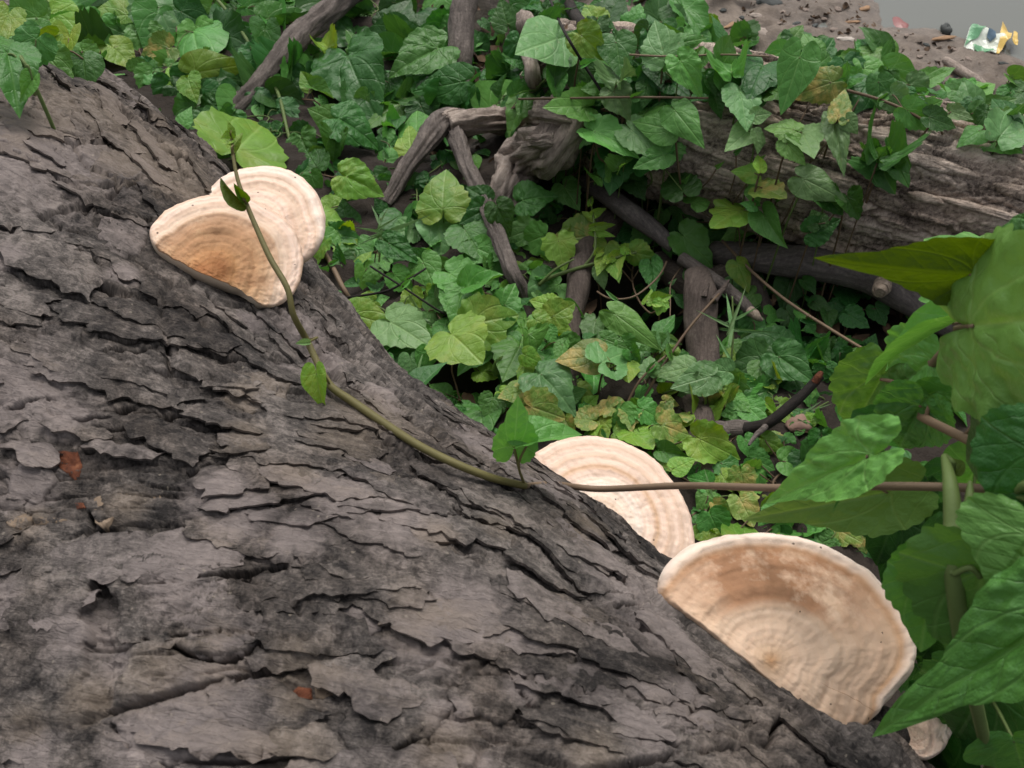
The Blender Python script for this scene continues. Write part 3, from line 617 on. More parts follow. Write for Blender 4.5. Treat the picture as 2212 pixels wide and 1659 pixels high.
for i in range(60):
    obj('bark_plate', plate2(rng.uniform(0.35, 0.98), 0.155 * rng.uniform(0.1, 1.9), rng.uniform(.03, .075), rng.uniform(.005, .011), i * 3, rng.uniform(.004, .009)), log2_root)

# ------------------------------------------------------------------ ray against the solid setting
def hit(px, py):
    d = ray(px, py); t = np.linspace(0.35, 4.5, 2200); P = EYE + d[None] * t[:, None]
    g = P[:, 2] - (-0.150)
    w = P - P0; s = w @ AX2; r = np.hypot(w @ NX2, w @ ZX2)
    g2 = np.where((s > -0.05) & (s < 2.0), r - log2_R(s), 9.0)
    s1 = P @ AX; g1 = np.hypot(P @ NX - UC, P[:, 2] - ZC) - log_R(s1)
    k = np.minimum(np.minimum(g, g1), g2) < 0
    i = int(np.argmax(k)) if k.any() else len(t) - 1
    return float(t[i])
# ================================================================== bracket fungi
def fungus_material(name, zones, stain_lo, stain_hi, stain_phi, stain_amt, seed, rust=0.0, ringk=1.0):
    """u = radius (0 hinge, 1 margin), v = angle round the hinge"""
    m = NT(name); tc = m.new('ShaderNodeTexCoord'); uv = tc.outputs['UV']; ob = tc.outputs['Object']
    sep = m.new('ShaderNodeSeparateXYZ'); m.set(sep.inputs[0], uv); rho, phi = sep.outputs[0], sep.outputs[1]
    n1 = m.noise(m.mapping(ob, (1, 1, 1), (seed, 0, 0)), 22, 5, 0.6); n2 = m.noise(m.mapping(ob, (1, 1, 1), (0, seed, 0)), 90, 5, 0.65)
    r = m.math('ADD', rho, m.math('MULTIPLY', m.math('SUBTRACT', n1, 0.5), 0.055))
    c = m.ramp(r, zones)
    # fine concentric lines
    ln = m.math('SINE', m.math('MULTIPLY', m.math('ADD', r, m.math('MULTIPLY', n2, 0.012)), 118.0))
    ln2 = m.math('SINE', m.math('MULTIPLY', r, 47.0))
    c = m.mix(m.math('MULTIPLY', m.maprange(ln, 0.35, 1.0), m.math('MULTIPLY', n1, 0.14 * ringk)), c, (0.55, 0.33, 0.19))
    c = m.mix(m.math('MULTIPLY', m.maprange(ln2, 0.2, 1.0), 0.10 * ringk), c, (0.50, 0.28, 0.15))
    # brown weather stain over part of the zones
    band = m.math('MULTIPLY', m.maprange(r, stain_lo - 0.05, stain_lo + 0.05), m.maprange(r, stain_hi + 0.03, stain_hi - 0.02))
    pm = m.math('MULTIPLY', m.maprange(phi, stain_phi[0] - 0.04, stain_phi[0] + 0.05), m.maprange(phi, stain_phi[1] + 0.06, stain_phi[1] - 0.05))
    st = m.math('MULTIPLY', m.math('MULTIPLY', band, pm), m.maprange(m.math('ADD', n1, m.math('MULTIPLY', m.math('SUBTRACT', n2, 0.5), 0.5)), 0.33, 0.53), clamp=True)
    c = m.mix(m.math('MULTIPLY', st, stain_amt), c, m.mix(n2, (0.20, 0.088, 0.038), (0.40, 0.205, 0.105)))
    if rust:
        rs = m.math('MULTIPLY', m.maprange(m.math('ADD', rho, m.math('MULTIPLY', m.math('SUBTRACT', n2, 0.5), 0.35)), 0.34, 0.06), rust)
        c = m.mix(rs, c, m.mix(n2, (0.26, 0.085, 0.03), (0.52, 0.25, 0.10)))
    v = m.voro(m.mapping(ob, (1, 1, 1), (seed * 1.3, 0, 0)), 75); sp = m.math('MULTIPLY', m.math('LESS_THAN', m.math('ADD', v.outputs['Distance'], m.math('MULTIPLY', m.noise(ob, 500, 2), 0.16)), 0.155), m.math('GREATER_THAN', m.noise(ob, 34, 2), 0.55))
    c = m.mix(m.math('MULTIPLY', sp, 0.85), c, (0.05, 0.03, 0.02))
    b = m.bump(n2, 0.35, 0.0016, m.bump(ln, 0.15, 0.0008, m.bump(m.noise(ob, 320, 4, 0.7), 0.4, 0.0012, m.bump(n1, 0.4, 0.004))))
    m.b.inputs['Subsurface Weight'].default_value = 0.08; m.b.inputs['Subsurface Radius'].default_value = (0.01, 0.006, 0.004)
    return m.done(c, 0.78, 0.25, b)
def zmat(name, cols, bump_from=None): pass
CREAM = (0.70, 0.505, 0.365); PINKW = (0.77, 0.585, 0.475); WHITE = (0.80, 0.67, 0.57); OCH = (0.52, 0.29, 0.145); TANF = (0.56, 0.36, 0.22)

def plane_pts(px, z, tilt=(0, 0)):
    """pixels onto a bracket's own plane: height z at the origin point, sloping by tilt (dz/dx, dz/dy)"""
    n = np.array([-tilt[0], -tilt[1], 1.0]); out = []
    o = np.array([z[0], z[1], z[2]])
    for p in px:
        d = ray(*p); t = (n @ (o - EYE)) / (n @ d); out.append(EYE + d * t)
    return np.array(out), n / np.linalg.norm(n)
def bracket(label, px, hinge, z, mat, tilt=(0, 0), thick=(0.03, 0.008), dome=0.012, rim=0.10, rimh=0.0, steps=6, stepa=0.0012, seed=0, start=0.0, hump=0.0):
    P, N = plane_pts(px, z, tilt); H = plane_pts([hinge], z, tilt)[0][0]
    ring = catmull(P, 12, closed=True)
    d = ring - H
    e1 = RIGHT - N * (RIGHT @ N); e1 /= np.linalg.norm(e1); e2 = np.cross(N, e1)
    a = np.unwrap(np.arctan2(d @ e2, d @ e1))
    if a[-1] < a[0]: ring = ring[::-1]; d = ring - H; a = np.unwrap(np.arctan2(d @ e2, d @ e1))
    m = len(ring)
    per = np.linalg.norm(ring - np.roll(ring, 1, axis=0), axis=1).cumsum()
    wob = 1 + 0.010 * fbm(per * 40, per * 0 + seed, 700 + seed, 3) + 0.006 * fbm(per * 130, per * 0 + seed, 720 + seed, 2)
    rl = np.linalg.norm(d, axis=1)
    K = 60; rho = np.concatenate([np.linspace(0, 0.9, K - 16)[1:], 0.9 + 0.1 * np.sin(np.linspace(0, math.pi / 2, 18))[1:]])
    ref = np.maximum(rl, 0.74 * rl.max()); zr = rl / ref; th1 = thick[1] * (0.15 + 0.85 * zr ** 2)          # growth rings stop at the bark instead of turning back along it
    V = [H + N * (dome + hump)]; UV = [(0, 0)]
    v_ang = ((a - R_(start)) / (2 * math.pi)) % 1.0
    for r in rho:
        u = r * zr
        jit = 0.030 * fbm(np.cos(a) * 2.2 + u, np.sin(a) * 2.2, 740 + seed, 3)
        rr = u + jit
        z_ = dome * (1 - u ** 1.8) + hump * np.exp(-(u / 0.33) ** 2) + stepa * (np.sin(rr * steps * 2 * math.pi) + 0.6 * np.sin(rr * steps * 3.3 * math.pi + 1)) * (0.4 + 0.6 * np.clip(1.1 - u, 0, 1)) * sstep(0.12, 0.35, u)
        z_ = z_ + 0.0030 * fbm(np.cos(a) * u * 5, np.sin(a) * u * 5, 760 + seed, 4) + 0.0009 * fbm(np.cos(a) * u * 30, np.sin(a) * u * 30, 765 + seed, 3)
        if rimh:
            z_ = z_ + rimh * (np.exp(-((rr - 0.93) / 0.05) ** 2) - 0.35 * np.exp(-((rr - 0.835) / 0.028) ** 2))
        if r > 1 - rim:
            q = (r - (1 - rim)) / rim; z_ = z_ - th1 * (1 - math.sqrt(max(0, 1 - q * q)))
        V += list(H + d * (r * wob)[:, None] + N * np.asarray(z_)[:, None]); UV += [(u[i], v_ang[i]) for i in range(m)]
    nr = len(rho); F = []
    for j in range(m): F.append((0, 1 + j, 1 + (j + 1) % m))
    for k in range(nr - 1):
        for j in range(m): F.append((1 + k * m + j, 1 + (k + 1) * m + j, 1 + (k + 1) * m + (j + 1) % m, 1 + k * m + (j + 1) % m))
    cap = (V, F, UV)
    # pore surface underneath
    V2 = []; UV2 = []; rb = [1.0, 0.985, 0.95, 0.85, 0.6, 0.3]
    edge_off = -thick[1] + dome * 0
    for k, r in enumerate(rb):
        rk = np.clip(rl / rl.max(), 0.12, 1) ** 1.2
        tz = -(th1 + (0 if k == 0 else th1 * 0.5 * min(1, (1 - r) / 0.05)) * rk + (thick[0] - thick[1]) * (1 - r) * rk)
        base = V[1 + (nr - 1) * m: 1 + nr * m] if k == 0 else list(H + d * (r * wob)[:, None] + N * tz[:, None])
        V2 += list(base); UV2 += [(r, v_ang[i]) for i in range(m)]
    V2.append(H - N * thick[0]); UV2.append((0, 0)); F2 = []
    for k in range(len(rb) - 1):
        for j in range(m): F2.append((k * m + j, (k + 1) * m + j, (k + 1) * m + (j + 1) % m, k * m + (j + 1) % m))
    for j in range(m): F2.append(((len(rb) - 1) * m + j, len(V2) - 1, (len(rb) - 1) * m + (j + 1) % m))
    root = empty('bracket_fungus', H, label=label, cat='fungus', group='bracket fungi on the fallen log')
    obj('cap', mesh_from('cap', off(cap[0], root), cap[1], mat, True, uv=cap[2]), root)
    obj('pore_surface', mesh_from('pore_surface', off(V2, root), F2, M_PORE, True, uv=UV2), root)
    return root, V
m = NT('pore_surface'); co = m.new('ShaderNodeTexCoord').outputs['Object']
M_PORE = m.done(m.mix(m.noise(co, 60, 4), (0.58, 0.44, 0.32), (0.78, 0.66, 0.52)), 0.85, 0.2, m.bump(m.noise(co, 600, 2), 0.4, 0.001))
def on_log_pt(px, py, h=0.0):
    s, th = on_log(px, py); return log_point(s, th, h)

Z1 = [(0.0, OCH), (0.06, (0.60, 0.41, 0.27)), (0.16, CREAM), (0.42, (0.66, 0.48, 0.345)), (0.55, (0.64, 0.45, 0.315)), (0.70, (0.63, 0.44, 0.31)), (0.80, (0.61, 0.42, 0.29)), (0.845, (0.52, 0.32, 0.19)), (0.885, (0.66, 0.50, 0.39)), (0.94, WHITE), (1.0, WHITE)]
Z2 = [(0.0, CREAM), (0.35, WHITE), (0.52, PINKW), (0.58, (0.64, 0.44, 0.30)), (0.64, PINKW), (0.72, (0.67, 0.49, 0.375)), (0.80, PINKW), (0.86, (0.66, 0.485, 0.375)), (0.93, PINKW), (0.985, PINKW), (1.0, (0.50, 0.29, 0.18))]
Z3 = [(0.0, (0.24, 0.08, 0.03)), (0.12, (0.40, 0.19, 0.075)), (0.28, (0.49, 0.275, 0.13)), (0.48, (0.55, 0.34, 0.185)), (0.62, (0.61, 0.41, 0.26)), (0.75, (0.68, 0.51, 0.385)), (0.9, PINKW), (0.97, PINKW), (1.0, (0.62, 0.42, 0.28))]
Z4 = [(0.0, CREAM), (0.5, PINKW), (0.66, (0.63, 0.465, 0.35)), (0.74, PINKW), (0.80, (0.62, 0.455, 0.345)), (0.86, WHITE), (1.0, PINKW)]
# (phi in the materials: 0 where the angle equals `start`, growing anticlockwise seen from above)
MF1 = fungus_material('fungus_stained', Z1, 0.40, 0.85, (0.13, 0.42), 0.9, 3.1)
MF2 = fungus_material('fungus_pink', Z2, 0.5, 0.6, (0.0, 0.4), 0.25, 7.7, ringk=1.5)
MF3 = fungus_material('fungus_ochre', Z3, 0.30, 0.70, (0.0, 0.75), 0.6, 11.3, rust=0.9, ringk=2.2)
MF4 = fungus_material('fungus_cream', Z4, 0.5, 0.6, (0.0, 0.3), 0.2, 15.9, ringk=1.5)
def chord_plane(a, b, outer, da=0.004, db=0.004, dz=-0.01):
    """a bracket's plane: through two points where it leaves the bark, and level with them (plus dz) at its outer edge"""
    A = on_log_pt(*a) + np.array([0, 0, da]); B = on_log_pt(*b) + np.array([0, 0, db]); C = on_z(*outer, 0.5 * (A[2] + B[2]) + dz)
    n = np.cross(B - A, C - A); n = n if n[2] > 0 else -n; print('bracket slope', -n[0] / n[2], -n[1] / n[2])
    return (A[0], A[1], A[2]), (-n[0] / n[2], -n[1] / n[2])
hp = on_log_pt(1650, 1400)
pl1 = chord_plane((1445, 1290), (1835, 1565), (1880, 1230), .001, .001, -.004); pl3 = chord_plane((345, 548), (540, 648), (630, 480), -.002, -.001, -.006)
big, bigV = bracket('broad white-rimmed fungus stained brown, the biggest bracket on the log',
    [(1426,1262),(1440,1222),(1490,1174),(1560,1151),(1650,1143),(1740,1153),(1820,1184),(1890,1228),(1945,1290),(1980,1350),(1992,1400),(1984,1440),(1940,1500),(1890,1550),(1850,1585),(1790,1580),(1690,1520),(1590,1440),(1500,1360),(1436,1298)],
    (1640,1440), pl1[0], MF1, tilt=pl1[1], thick=(0.05, 0.014), dome=0.020, rim=0.09, rimh=0.0024, steps=6, stepa=0.0008, seed=1, start=-20)
hp2 = on_log_pt(1340, 1130)
bracket('pale pink fungus with even rings, half hidden behind the log beside the biggest bracket',
    [(1150,985),(1178,960),(1225,943),(1285,937),(1350,950),(1410,985),(1460,1040),(1492,1100),(1505,1165),(1495,1215),(1470,1260),(1420,1260),(1340,1190),(1250,1110),(1180,1040)],
    (1300,1130), (hp2[0], hp2[1], hp2[2] - 0.045), MF2, tilt=(-0.06, 0.10), thick=(0.04, 0.008), dome=0.014, rim=0.05, steps=6, stepa=0.0007, seed=2, start=-20)
hp4 = on_log_pt(470, 560)
bracket('smooth cream fungus tucked under the ochre one, toward the creepers',
    [(444,414),(458,392),(490,368),(530,356),(570,353),(615,360),(655,380),(685,415),(700,455),(699,500),(684,535),(655,562),(600,580),(520,560),(460,480)],
    (545,520), (hp4[0], hp4[1], hp4[2] - 0.040), MF4, tilt=(-0.03, 0.14), thick=(0.03, 0.008), dome=0.012, rim=0.06, steps=6, stepa=0.0009, seed=3, start=-20)
hp3 = on_log_pt(450, 610)
bracket('ochre and cream ringed fungus with a rust-brown base lying on top of the log',
    [(323,500),(336,472),(368,446),(410,428),(450,418),(505,416),(560,432),(610,462),(642,500),(656,550),(653,590),(636,630),(610,655),(570,667),(545,655),(525,640),(490,630),(440,612),(395,585),(352,555),(330,530)],
    (452,606), pl3[0], MF3, tilt=pl3[1], thick=(0.025, 0.005), dome=0.012, rim=0.05, steps=6, stepa=0.0008, seed=4, start=-20, hump=0.004)
MF5 = fungus_material('fungus_white', [(0.0, (0.66, 0.50, 0.38)), (0.4, PINKW), (0.7, WHITE), (1.0, (0.80, 0.72, 0.65))], 0.5, 0.6, (0.0, 0.3), 0.05, 21.0)
hp5 = on_log_pt(1985, 1590)
bracket('small white fungus below the biggest bracket, partly covered by a drooping leaf',
    [(1950,1580),(1958,1530),(1985,1495),(2025,1495),(2054,1525),(2060,1570),(2046,1610),(2014,1636),(1984,1636),(1960,1615)],
    (1972,1590), (hp5[0], hp5[1], hp5[2] + 0.004), MF5, tilt=(-0.1, 0.0), thick=(0.03, 0.010), dome=0.003, rim=0.10, rimh=0.004, steps=4, stepa=0.0008, seed=5, start=-20)
# ================================================================== dead branches and roots
M_STICK = wood_material('dead_wood_grey', (0.045, 0.038, 0.035), (0.15, 0.126, 0.112), (0.30, 0.255, 0.225), (30, 160), 0.006)
M_GNARL = wood_material('gnarled_wood', (0.08, 0.062, 0.052), (0.33, 0.27, 0.23), (0.58, 0.49, 0.42), (30, 150), 0.005)
M_DARKST = wood_material('dark_smooth_wood', (0.045, 0.039, 0.038), (0.12, 0.103, 0.097), (0.26, 0.222, 0.20), (20, 130), 0.0015)
M_BLACK = wood_material('blackened_wood', (0.008, 0.007, 0.006), (0.022, 0.018, 0.016), (0.06, 0.045, 0.036), (20, 80))
M_ROOT = wood_material('brown_root', (0.038, 0.029, 0.025), (0.105, 0.082, 0.070), (0.20, 0.162, 0.138), (25, 130), 0.004)
M_PALE = wood_material('pale_broken_wood', (0.16, 0.12, 0.09), (0.34, 0.27, 0.21), (0.52, 0.43, 0.35), (40, 160))
def lift_pt(px, py, lift): return at_t(px, py, hit(px, py) - lift)
def branch_pts(pts):
    """(px, py, lift towards the viewer in m)"""
    return [lift_pt(*p) for p in pts]
def px2m(p, w): return w * depth(p) / FPX
def branch(name, label, cat, limbs, mat, rough=0.16, parts=(), sides=18, fs=110):
    """limbs: list of (part name, [(px,py,lift)], [width px ...], material or None)"""
    root = None
    for pn, pts, ws, mt in limbs:
        P = branch_pts(pts); path = catmull(P, 22)
        if root is None:
            root = empty(name, (P[0][0], P[0][1], -0.15), label=label, cat=cat)
        ts = np.linspace(0, 1, len(path)); pr = np.interp(ts, np.linspace(0, 1, len(ws)), ws)
        rad = np.array([px2m(path[i], pr[i]) * 0.5 for i in range(len(path))])
        sd = rng.randint(0, 999); path = path + 0.25 * rad[:, None] * np.stack([fbm(ts * 4, ts * 0, sd, 2), fbm(ts * 4, ts * 0 + 5, sd, 2), fbm(ts * 4, ts * 0 + 9, sd, 2)], 1)
        g = Geo().tube(path, rad, sides, rough=rough, seed=sd, fscale=fs)
        obj(pn, mesh_from(pn, off(g.V, root), g.F, mt or mat, True, uv=g.UV), root)
    return root
branch('dead_branch', 'forked grey dead branch arching over the gnarled root', 'branch', [
    ('limb', [(835,440,.05),(870,385,.09),(910,320,.12),(958,262,.14),(1010,258,.13)], [30, 34, 40, 58, 50], None),
    ('limb', [(965,275,.13),(1050,262,.12),(1110,250,.10),(1180,240,.07),(1260,255,.04)], [52, 56, 58, 60, 66], M_GNARL),
    ('fork', [(985,290,.12),(1006,350,.12),(1040,430,.12),(1085,540,.10),(1112,600,.08),(1135,655,.01)], [42, 34, 30, 32, 32, 26], M_STICK),
    ('broken_stub', [(960,262,.145),(975,246,.155),(990,240,.16)], [26, 20, 8], M_GNARL),
    ('broken_stub', [(1075,252,.115),(1068,236,.13),(1072,230,.135)], [22, 16, 6], M_GNARL),
], M_STICK, 0.36, sides=40, fs=170)
branch('gnarled_root', 'pale gnarled root with twisted flaking bark under the forked branch', 'root', [
    ('body', [(1240,240,.04),(1190,300,.09),(1130,350,.10),(1095,410,.09),(1080,470,.04)], [110, 120, 105, 92, 70], None),
    ('flake', [(1200,300,.13),(1160,302,.15),(1115,308,.155)], [34, 30, 10], None),
    ('flake', [(1150,330,.13),(1110,345,.135),(1085,372,.13)], [28, 24, 10], None),
], M_GNARL, 0.42, sides=54, fs=190)
branch('leaning_branch', 'bark-covered branch rising out of the creepers beside the upright pole', 'branch', [
    ('limb', [(470,262,.01),(540,205,.05),(605,135,.10),(655,75,.14),(720,20,.18),(790,-45,.22)], [44, 46, 50, 52, 54, 56], None)], M_STICK, 0.30, sides=30, fs=150)
branch('upright_pole', 'straight upright dead pole standing among dark creeper leaves', 'pole', [
    ('limb', [(985,200,.00),(992,140,.06),(998,70,.14),(1003,0,.20),(1008,-60,.26)], [54, 56, 58, 60, 62], None)], M_STICK, 0.20, sides=30, fs=150)
branch('broken_stump', 'short weathered stump with a rounded grey top', 'stump', [
    ('limb', [(1150,190,.00),(1148,140,.03),(1140,90,.07),(1133,50,.11),(1131,36,.12)], [36, 36, 38, 46, 30], None)], M_GNARL, 0.18, sides=20)
branch('slanting_stick', 'dark slanting stick leaning against the stump', 'stick', [
    ('limb', [(1290,90,.02),(1262,55,.06),(1235,20,.10),(1205,-40,.14)], [22, 24, 26, 28], None)], M_BLACK, 0.12, sides=14)
branch('broken_branch', 'smooth dark broken branch with a splintered pale tip', 'branch', [
    ('limb', [(1265,395,.09),(1310,425,.13),(1370,465,.14),(1420,505,.12),(1455,532,.10)], [38, 44, 44, 38, 30], None),
    ('splinter', [(1446,525,.105),(1462,540,.095)], [20, 5], M_PALE)], M_DARKST, 0.07, sides=18)
branch('grey_stick', 'thin grey stick with a frayed end below the broken branch', 'stick', [
    ('limb', [(1470,560,.09),(1530,598,.10),(1590,640,.10),(1625,675,.095)], [30, 30, 27, 24], M_STICK),
    ('frayed_end', [(1620,670,.096),(1634,684,.094),(1648,692,.09)], [24, 20, 5], M_PALE)], M_STICK, 0.10, sides=14)
rt = branch('curved_bough', 'thick smooth curved bough with a round knot lying against the rotting log', 'branch', [
    ('limb', [(1545,545,.05),(1620,560,.08),(1720,572,.10),(1810,585,.11),(1880,605,.11),(1950,640,.10),(2020,682,.08),(2110,735,.05)], [48, 62, 74, 72, 68, 64, 60, 54], None),
    ('knot', [(1905,616,.145),(1903,624,.158),(1900,632,.162)], [38, 34, 18], M_PALE)], M_DARKST, 0.06, sides=26)
branch('black_twig', 'charred black twig with a bare orange tip slanting above the ground', 'twig', [
    ('limb', [(1560,926,.03),(1620,928,.05),(1660,915,.08),(1705,880,.11),(1745,840,.14),(1772,812,.16)], [26, 28, 26, 26, 22, 20], M_BLACK),
    ('side_shoot', [(1655,920,.08),(1635,940,.085),(1617,962,.085)], [14, 11, 5], M_STICK),
    ('bare_tip', [(1758,826,.152),(1768,812,.165),(1775,803,.17)], [17, 16, 8], M_RESIN)], M_BLACK, 0.14, sides=14)
branch('rotten_stake', 'rotten brown stake standing behind the narrow-leaved weed', 'stake', [
    ('limb', [(1535,880,.00),(1528,800,.03),(1518,720,.06),(1508,640,.09),(1500,590,.10)], [80, 78, 74, 70, 50], None),
    ('splinter', [(1540,650,.125),(1560,625,.13),(1575,605,.13)], [16, 12, 4], None),
    ('splinter', [(1520,640,.13),(1532,612,.135)], [14, 4], None)], M_ROOT, 0.20, sides=22)
branch('rotten_plank', 'flat reddish-brown rotten plank end jutting from the dark hollow', 'plank', [
    ('limb', [(1232,745,.00),(1240,680,.03),(1250,620,.05),(1262,560,.05),(1290,490,.03)], [40, 44, 50, 60, 80], None)], M_ROOT, 0.10, sides=10)
branch('buried_root', 'mossy brown root half buried beside the splintered branch', 'root', [
    ('limb', [(1180,600,.00),(1230,560,.02),(1280,520,.03),(1330,480,.02),(1370,440,.00)], [50, 70, 84, 84, 60], None)], M_ROOT, 0.20, sides=20)
branch('pale_branch', 'thick pale brown branch lying among yellowing leaves', 'branch', [
    ('limb', [(1490,850,.00),(1510,910,.03),(1518,970,.03),(1522,1030,.02),(1530,1100,.00)], [60, 70, 66, 60, 52], None),
    ('side_limb', [(1545,930,.03),(1590,930,.035),(1640,925,.03)], [44, 42, 36], M_STICK)], M_ROOT, 0.12, sides=20)
branch('flat_root', 'low brown root under the heart-leaved weed on the slope', 'root', [
    ('limb', [(1420,560,.0),(1490,620,.02),(1600,600,.02),(1660,700,.0)], [50, 60, 66, 40], None)], M_ROOT, 0.18, sides=18)
branch('mossy_branch', 'short mud-caked branch on the bank below the wrapper', 'branch', [
    ('limb', [(2040,130,.0),(2070,150,.012),(2110,178,.012),(2135,205,.0)], [16, 22, 20, 14], None)], M_GNARL, 0.2, sides=14)

# ================================================================== litter and debris on the bank
def sheet(name, label, cat, px, mat_fn, lift=0.012, crumple=0.010, seed=0, thick=0.0012, parts=None, group=None, sub=None):
    C = np.mean(px, 0); base = lift_pt(C[0], C[1], lift)
    z0 = base[2]
    root = empty(name, (base[0], base[1], z0), label=label, cat=cat, group=group)
    for pn, poly, mat, dz in parts:
        P = np.array([on_z(x, y, z0) for x, y in poly]); n = len(P); out = []
        for i in range(n):
            a, b = P[i], P[(i + 1) % n]
            for j in range(4): out.append((a + (b - a) * j / 4)[:2])
        out = np.array(out); lo, hi = out.min(0), out.max(0); k = 12
        G = np.stack(np.meshgrid(np.linspace(lo[0], hi[0], k), np.linspace(lo[1], hi[1], k), indexing='ij'), -1).reshape(-1, 2)
        allp = np.concatenate([out, G]); vv, _, ff, *_r = delaunay_2d_cdt([Vector(p) for p in allp], [], [list(range(len(out)))], 1, 1e-6)
        vv = np.array([tuple(v) for v in vv])
        f1, f2, idv, ox, oy = voronoi(vv[:, 0] * 26 + seed, vv[:, 1] * 26, 800 + seed)
        zz = z0 + dz + crumple * (f1 - 0.4) + crumple * 0.6 * fbm(vv[:, 0] * 20, vv[:, 1] * 20, 810 + seed, 3)
        V = np.concatenate([np.c_[vv, zz], np.c_[vv, zz - thick]]); nb = len(vv)
        used = sorted({i for f in ff for i in f}); F = []
        from collections import Counter
        ec = Counter()
        for f in ff:
            a, b, c_ = (vv[i] for i in f[:3]); ccw = (b[0]-a[0])*(c_[1]-a[1])-(b[1]-a[1])*(c_[0]-a[0]) > 0
            f = list(f) if ccw else list(f)[::-1]
            F.append(tuple(f)); F.append(tuple(i + nb for i in reversed(f)))
            for q in range(len(f)): ec[(f[q], f[(q + 1) % len(f)])] += 1
        for (a, b) in list(ec):
            if (b, a) not in ec: F.append((b, a, a + nb, b + nb))
        obj(pn, mesh_from(pn, off(V, root), F, mat, False, uv=V[:, :2]), root)
    return root
def plain(name, col, rough=0.5, spec=0.5, var=0.25, scale=40):
    m = NT(name); co = m.new('ShaderNodeTexCoord').outputs['Object']
    return m.done(m.mix(m.noise(co, scale, 5, 0.6), tuple(c * (1 - var) for c in col), tuple(min(1, c * (1 + var)) for c in col)), rough, spec, m.bump(m.noise(co, scale * 3, 3), 0.3, 0.002))
M_GRN = plain('foil_green', (0.16, 0.38, 0.20), 0.3); M_WHT = plain('foil_white', (0.66, 0.70, 0.62), 0.3, var=0.12); M_YEL = plain('foil_yellow', (0.70, 0.48, 0.13), 0.3); M_INK = plain('foil_print', (0.10, 0.16, 0.22), 0.35)
sheet('food_wrapper', 'crumpled green and white foil wrapper at the water edge', 'wrapper', [(2085,85),(2105,50),(2165,80),(2125,115)], None, 0.02, 0.02, 3, parts=[
    ('foil', [(2083,98),(2090,72),(2104,49),(2130,62),(2150,72),(2172,82),(2160,92),(2150,118),(2128,112),(2104,108)], M_WHT, 0.0),
    ('green_corner', [(2084,98),(2091,72),(2105,51),(2128,62),(2112,84),(2096,92)], M_GRN, 0.004),
    ('green_edge', [(2100,100),(2120,100),(2148,116),(2128,113),(2106,108)], M_GRN, 0.004),
    ('print', [(2130,76),(2146,76),(2150,84),(2140,88),(2130,84)], M_INK, 0.005)])
sheet('foil_scrap', 'torn yellow foil scrap standing beside the green wrapper', 'litter', [(2160,60),(2190,110)], None, 0.02, 0.022, 9, parts=[
    ('foil', [(2152,112),(2158,84),(2162,56),(2176,62),(2186,72),(2182,86),(2170,98),(2158,116)], M_YEL, 0.006),
    ('foil_flap', [(2184,92),(2188,72),(2196,76),(2198,98),(2190,98)], M_YEL, 0.010)])
M_RED = plain('red_plastic', (0.23, 0.075, 0.07), 0.4)
wc = on_z(1945, 52, WATER_Z)
vb, fb, ub = blob(wc + np.array([0, 0, -0.004]), (0.022, 0.035, 0.008), 5, 0.4, 18, 10)
o = obj('plastic_scrap', mesh_from('plastic_scrap', vb, fb, M_RED), label='dull red plastic scrap floating in the murky water', cat='litter')
M_CHIP = plain('wood_chip', (0.32, 0.20, 0.12), 0.8, 0.2); M_STONE = plain('stone', (0.25, 0.20, 0.17), 0.8, 0.2); M_STONE2 = plain('pale_stone', (0.36, 0.30, 0.26), 0.8, 0.2); M_DARKST2 = plain('dark_stone', (0.055, 0.06, 0.058), 0.7, 0.3)
def stone(name, label, cat, px, py, wpx, hpx, mat, seed, flat=0.5, rz=0.0, group=None):
    c = lift_pt(px, py, 0.0); w = px2m(c, wpx) * 0.5; h = px2m(c, hpx) * 0.62
    vb, fb, ub = blob((0, 0, 0), (w, h, min(w, h) * flat), seed, 0.6, 20, 12)
    gz = float(ground_z(c[0], c[1])); o = obj(name, mesh_from(name, vb, fb, mat), label=label, cat=cat, group=group)
    o.location = (c[0], c[1], max(gz, c[2] - 0.004) + min(w, h) * flat * 0.25); o.rotation_euler = (0, 0, rz); return o
stone('wood_chip', 'orange-brown splinter of wood on the mud by the creeper tips', 'wood chip', 1574, 70, 44, 8, M_CHIP, 11, 0.6, 0.75)
stone('mud_lump', 'pale pink lump of clay beside the wood splinter', 'clay lump', 1640, 76, 44, 20, M_STONE2, 12, 0.5, -0.3)
stone('pebble', 'small angular grey stone on the mud bank', 'stone', 1630, 45, 26, 14, M_STONE2, 13)
stone('wood_chip', 'flat whitish chip of wood lying against the creeper', 'wood chip', 1825, 92, 36, 12, plain('white_chip', (0.48, 0.42, 0.37), 0.8), 14, 0.4, -0.1)
stone('wood_chip', 'tan curled wood chip on mud near the wrapper', 'wood chip', 2035, 92, 54, 10, M_CHIP, 15, 0.5, 0.2)
stone('wood_chip', 'reddish wood chip at the corner of the water', 'wood chip', 1868, 18, 26, 12, M_CHIP, 16, 0.6, 0.5)
stone('dark_stone', 'smooth grey-green stone half sunk in the mud', 'stone', 1658, 8, 56, 34, M_DARKST2, 17, 0.35)
stone('clod', 'black clod of mud at the waterline beside the wrapper', 'mud clod', 2045, 62, 26, 26, M_DARKST2, 18, 0.7)
stone('wood_chip', 'thin pale chip of wood beside the waterline', 'wood chip', 1842, 48, 40, 8, M_CHIP, 19, 0.4, 0.1)
stone('clay_block', 'pinkish flat piece of clay under the leaning vine leaves', 'clay lump', 1720, 940, 60, 34, plain('clay', (0.24, 0.15, 0.115), 0.85), 20, 0.5, 0.2)
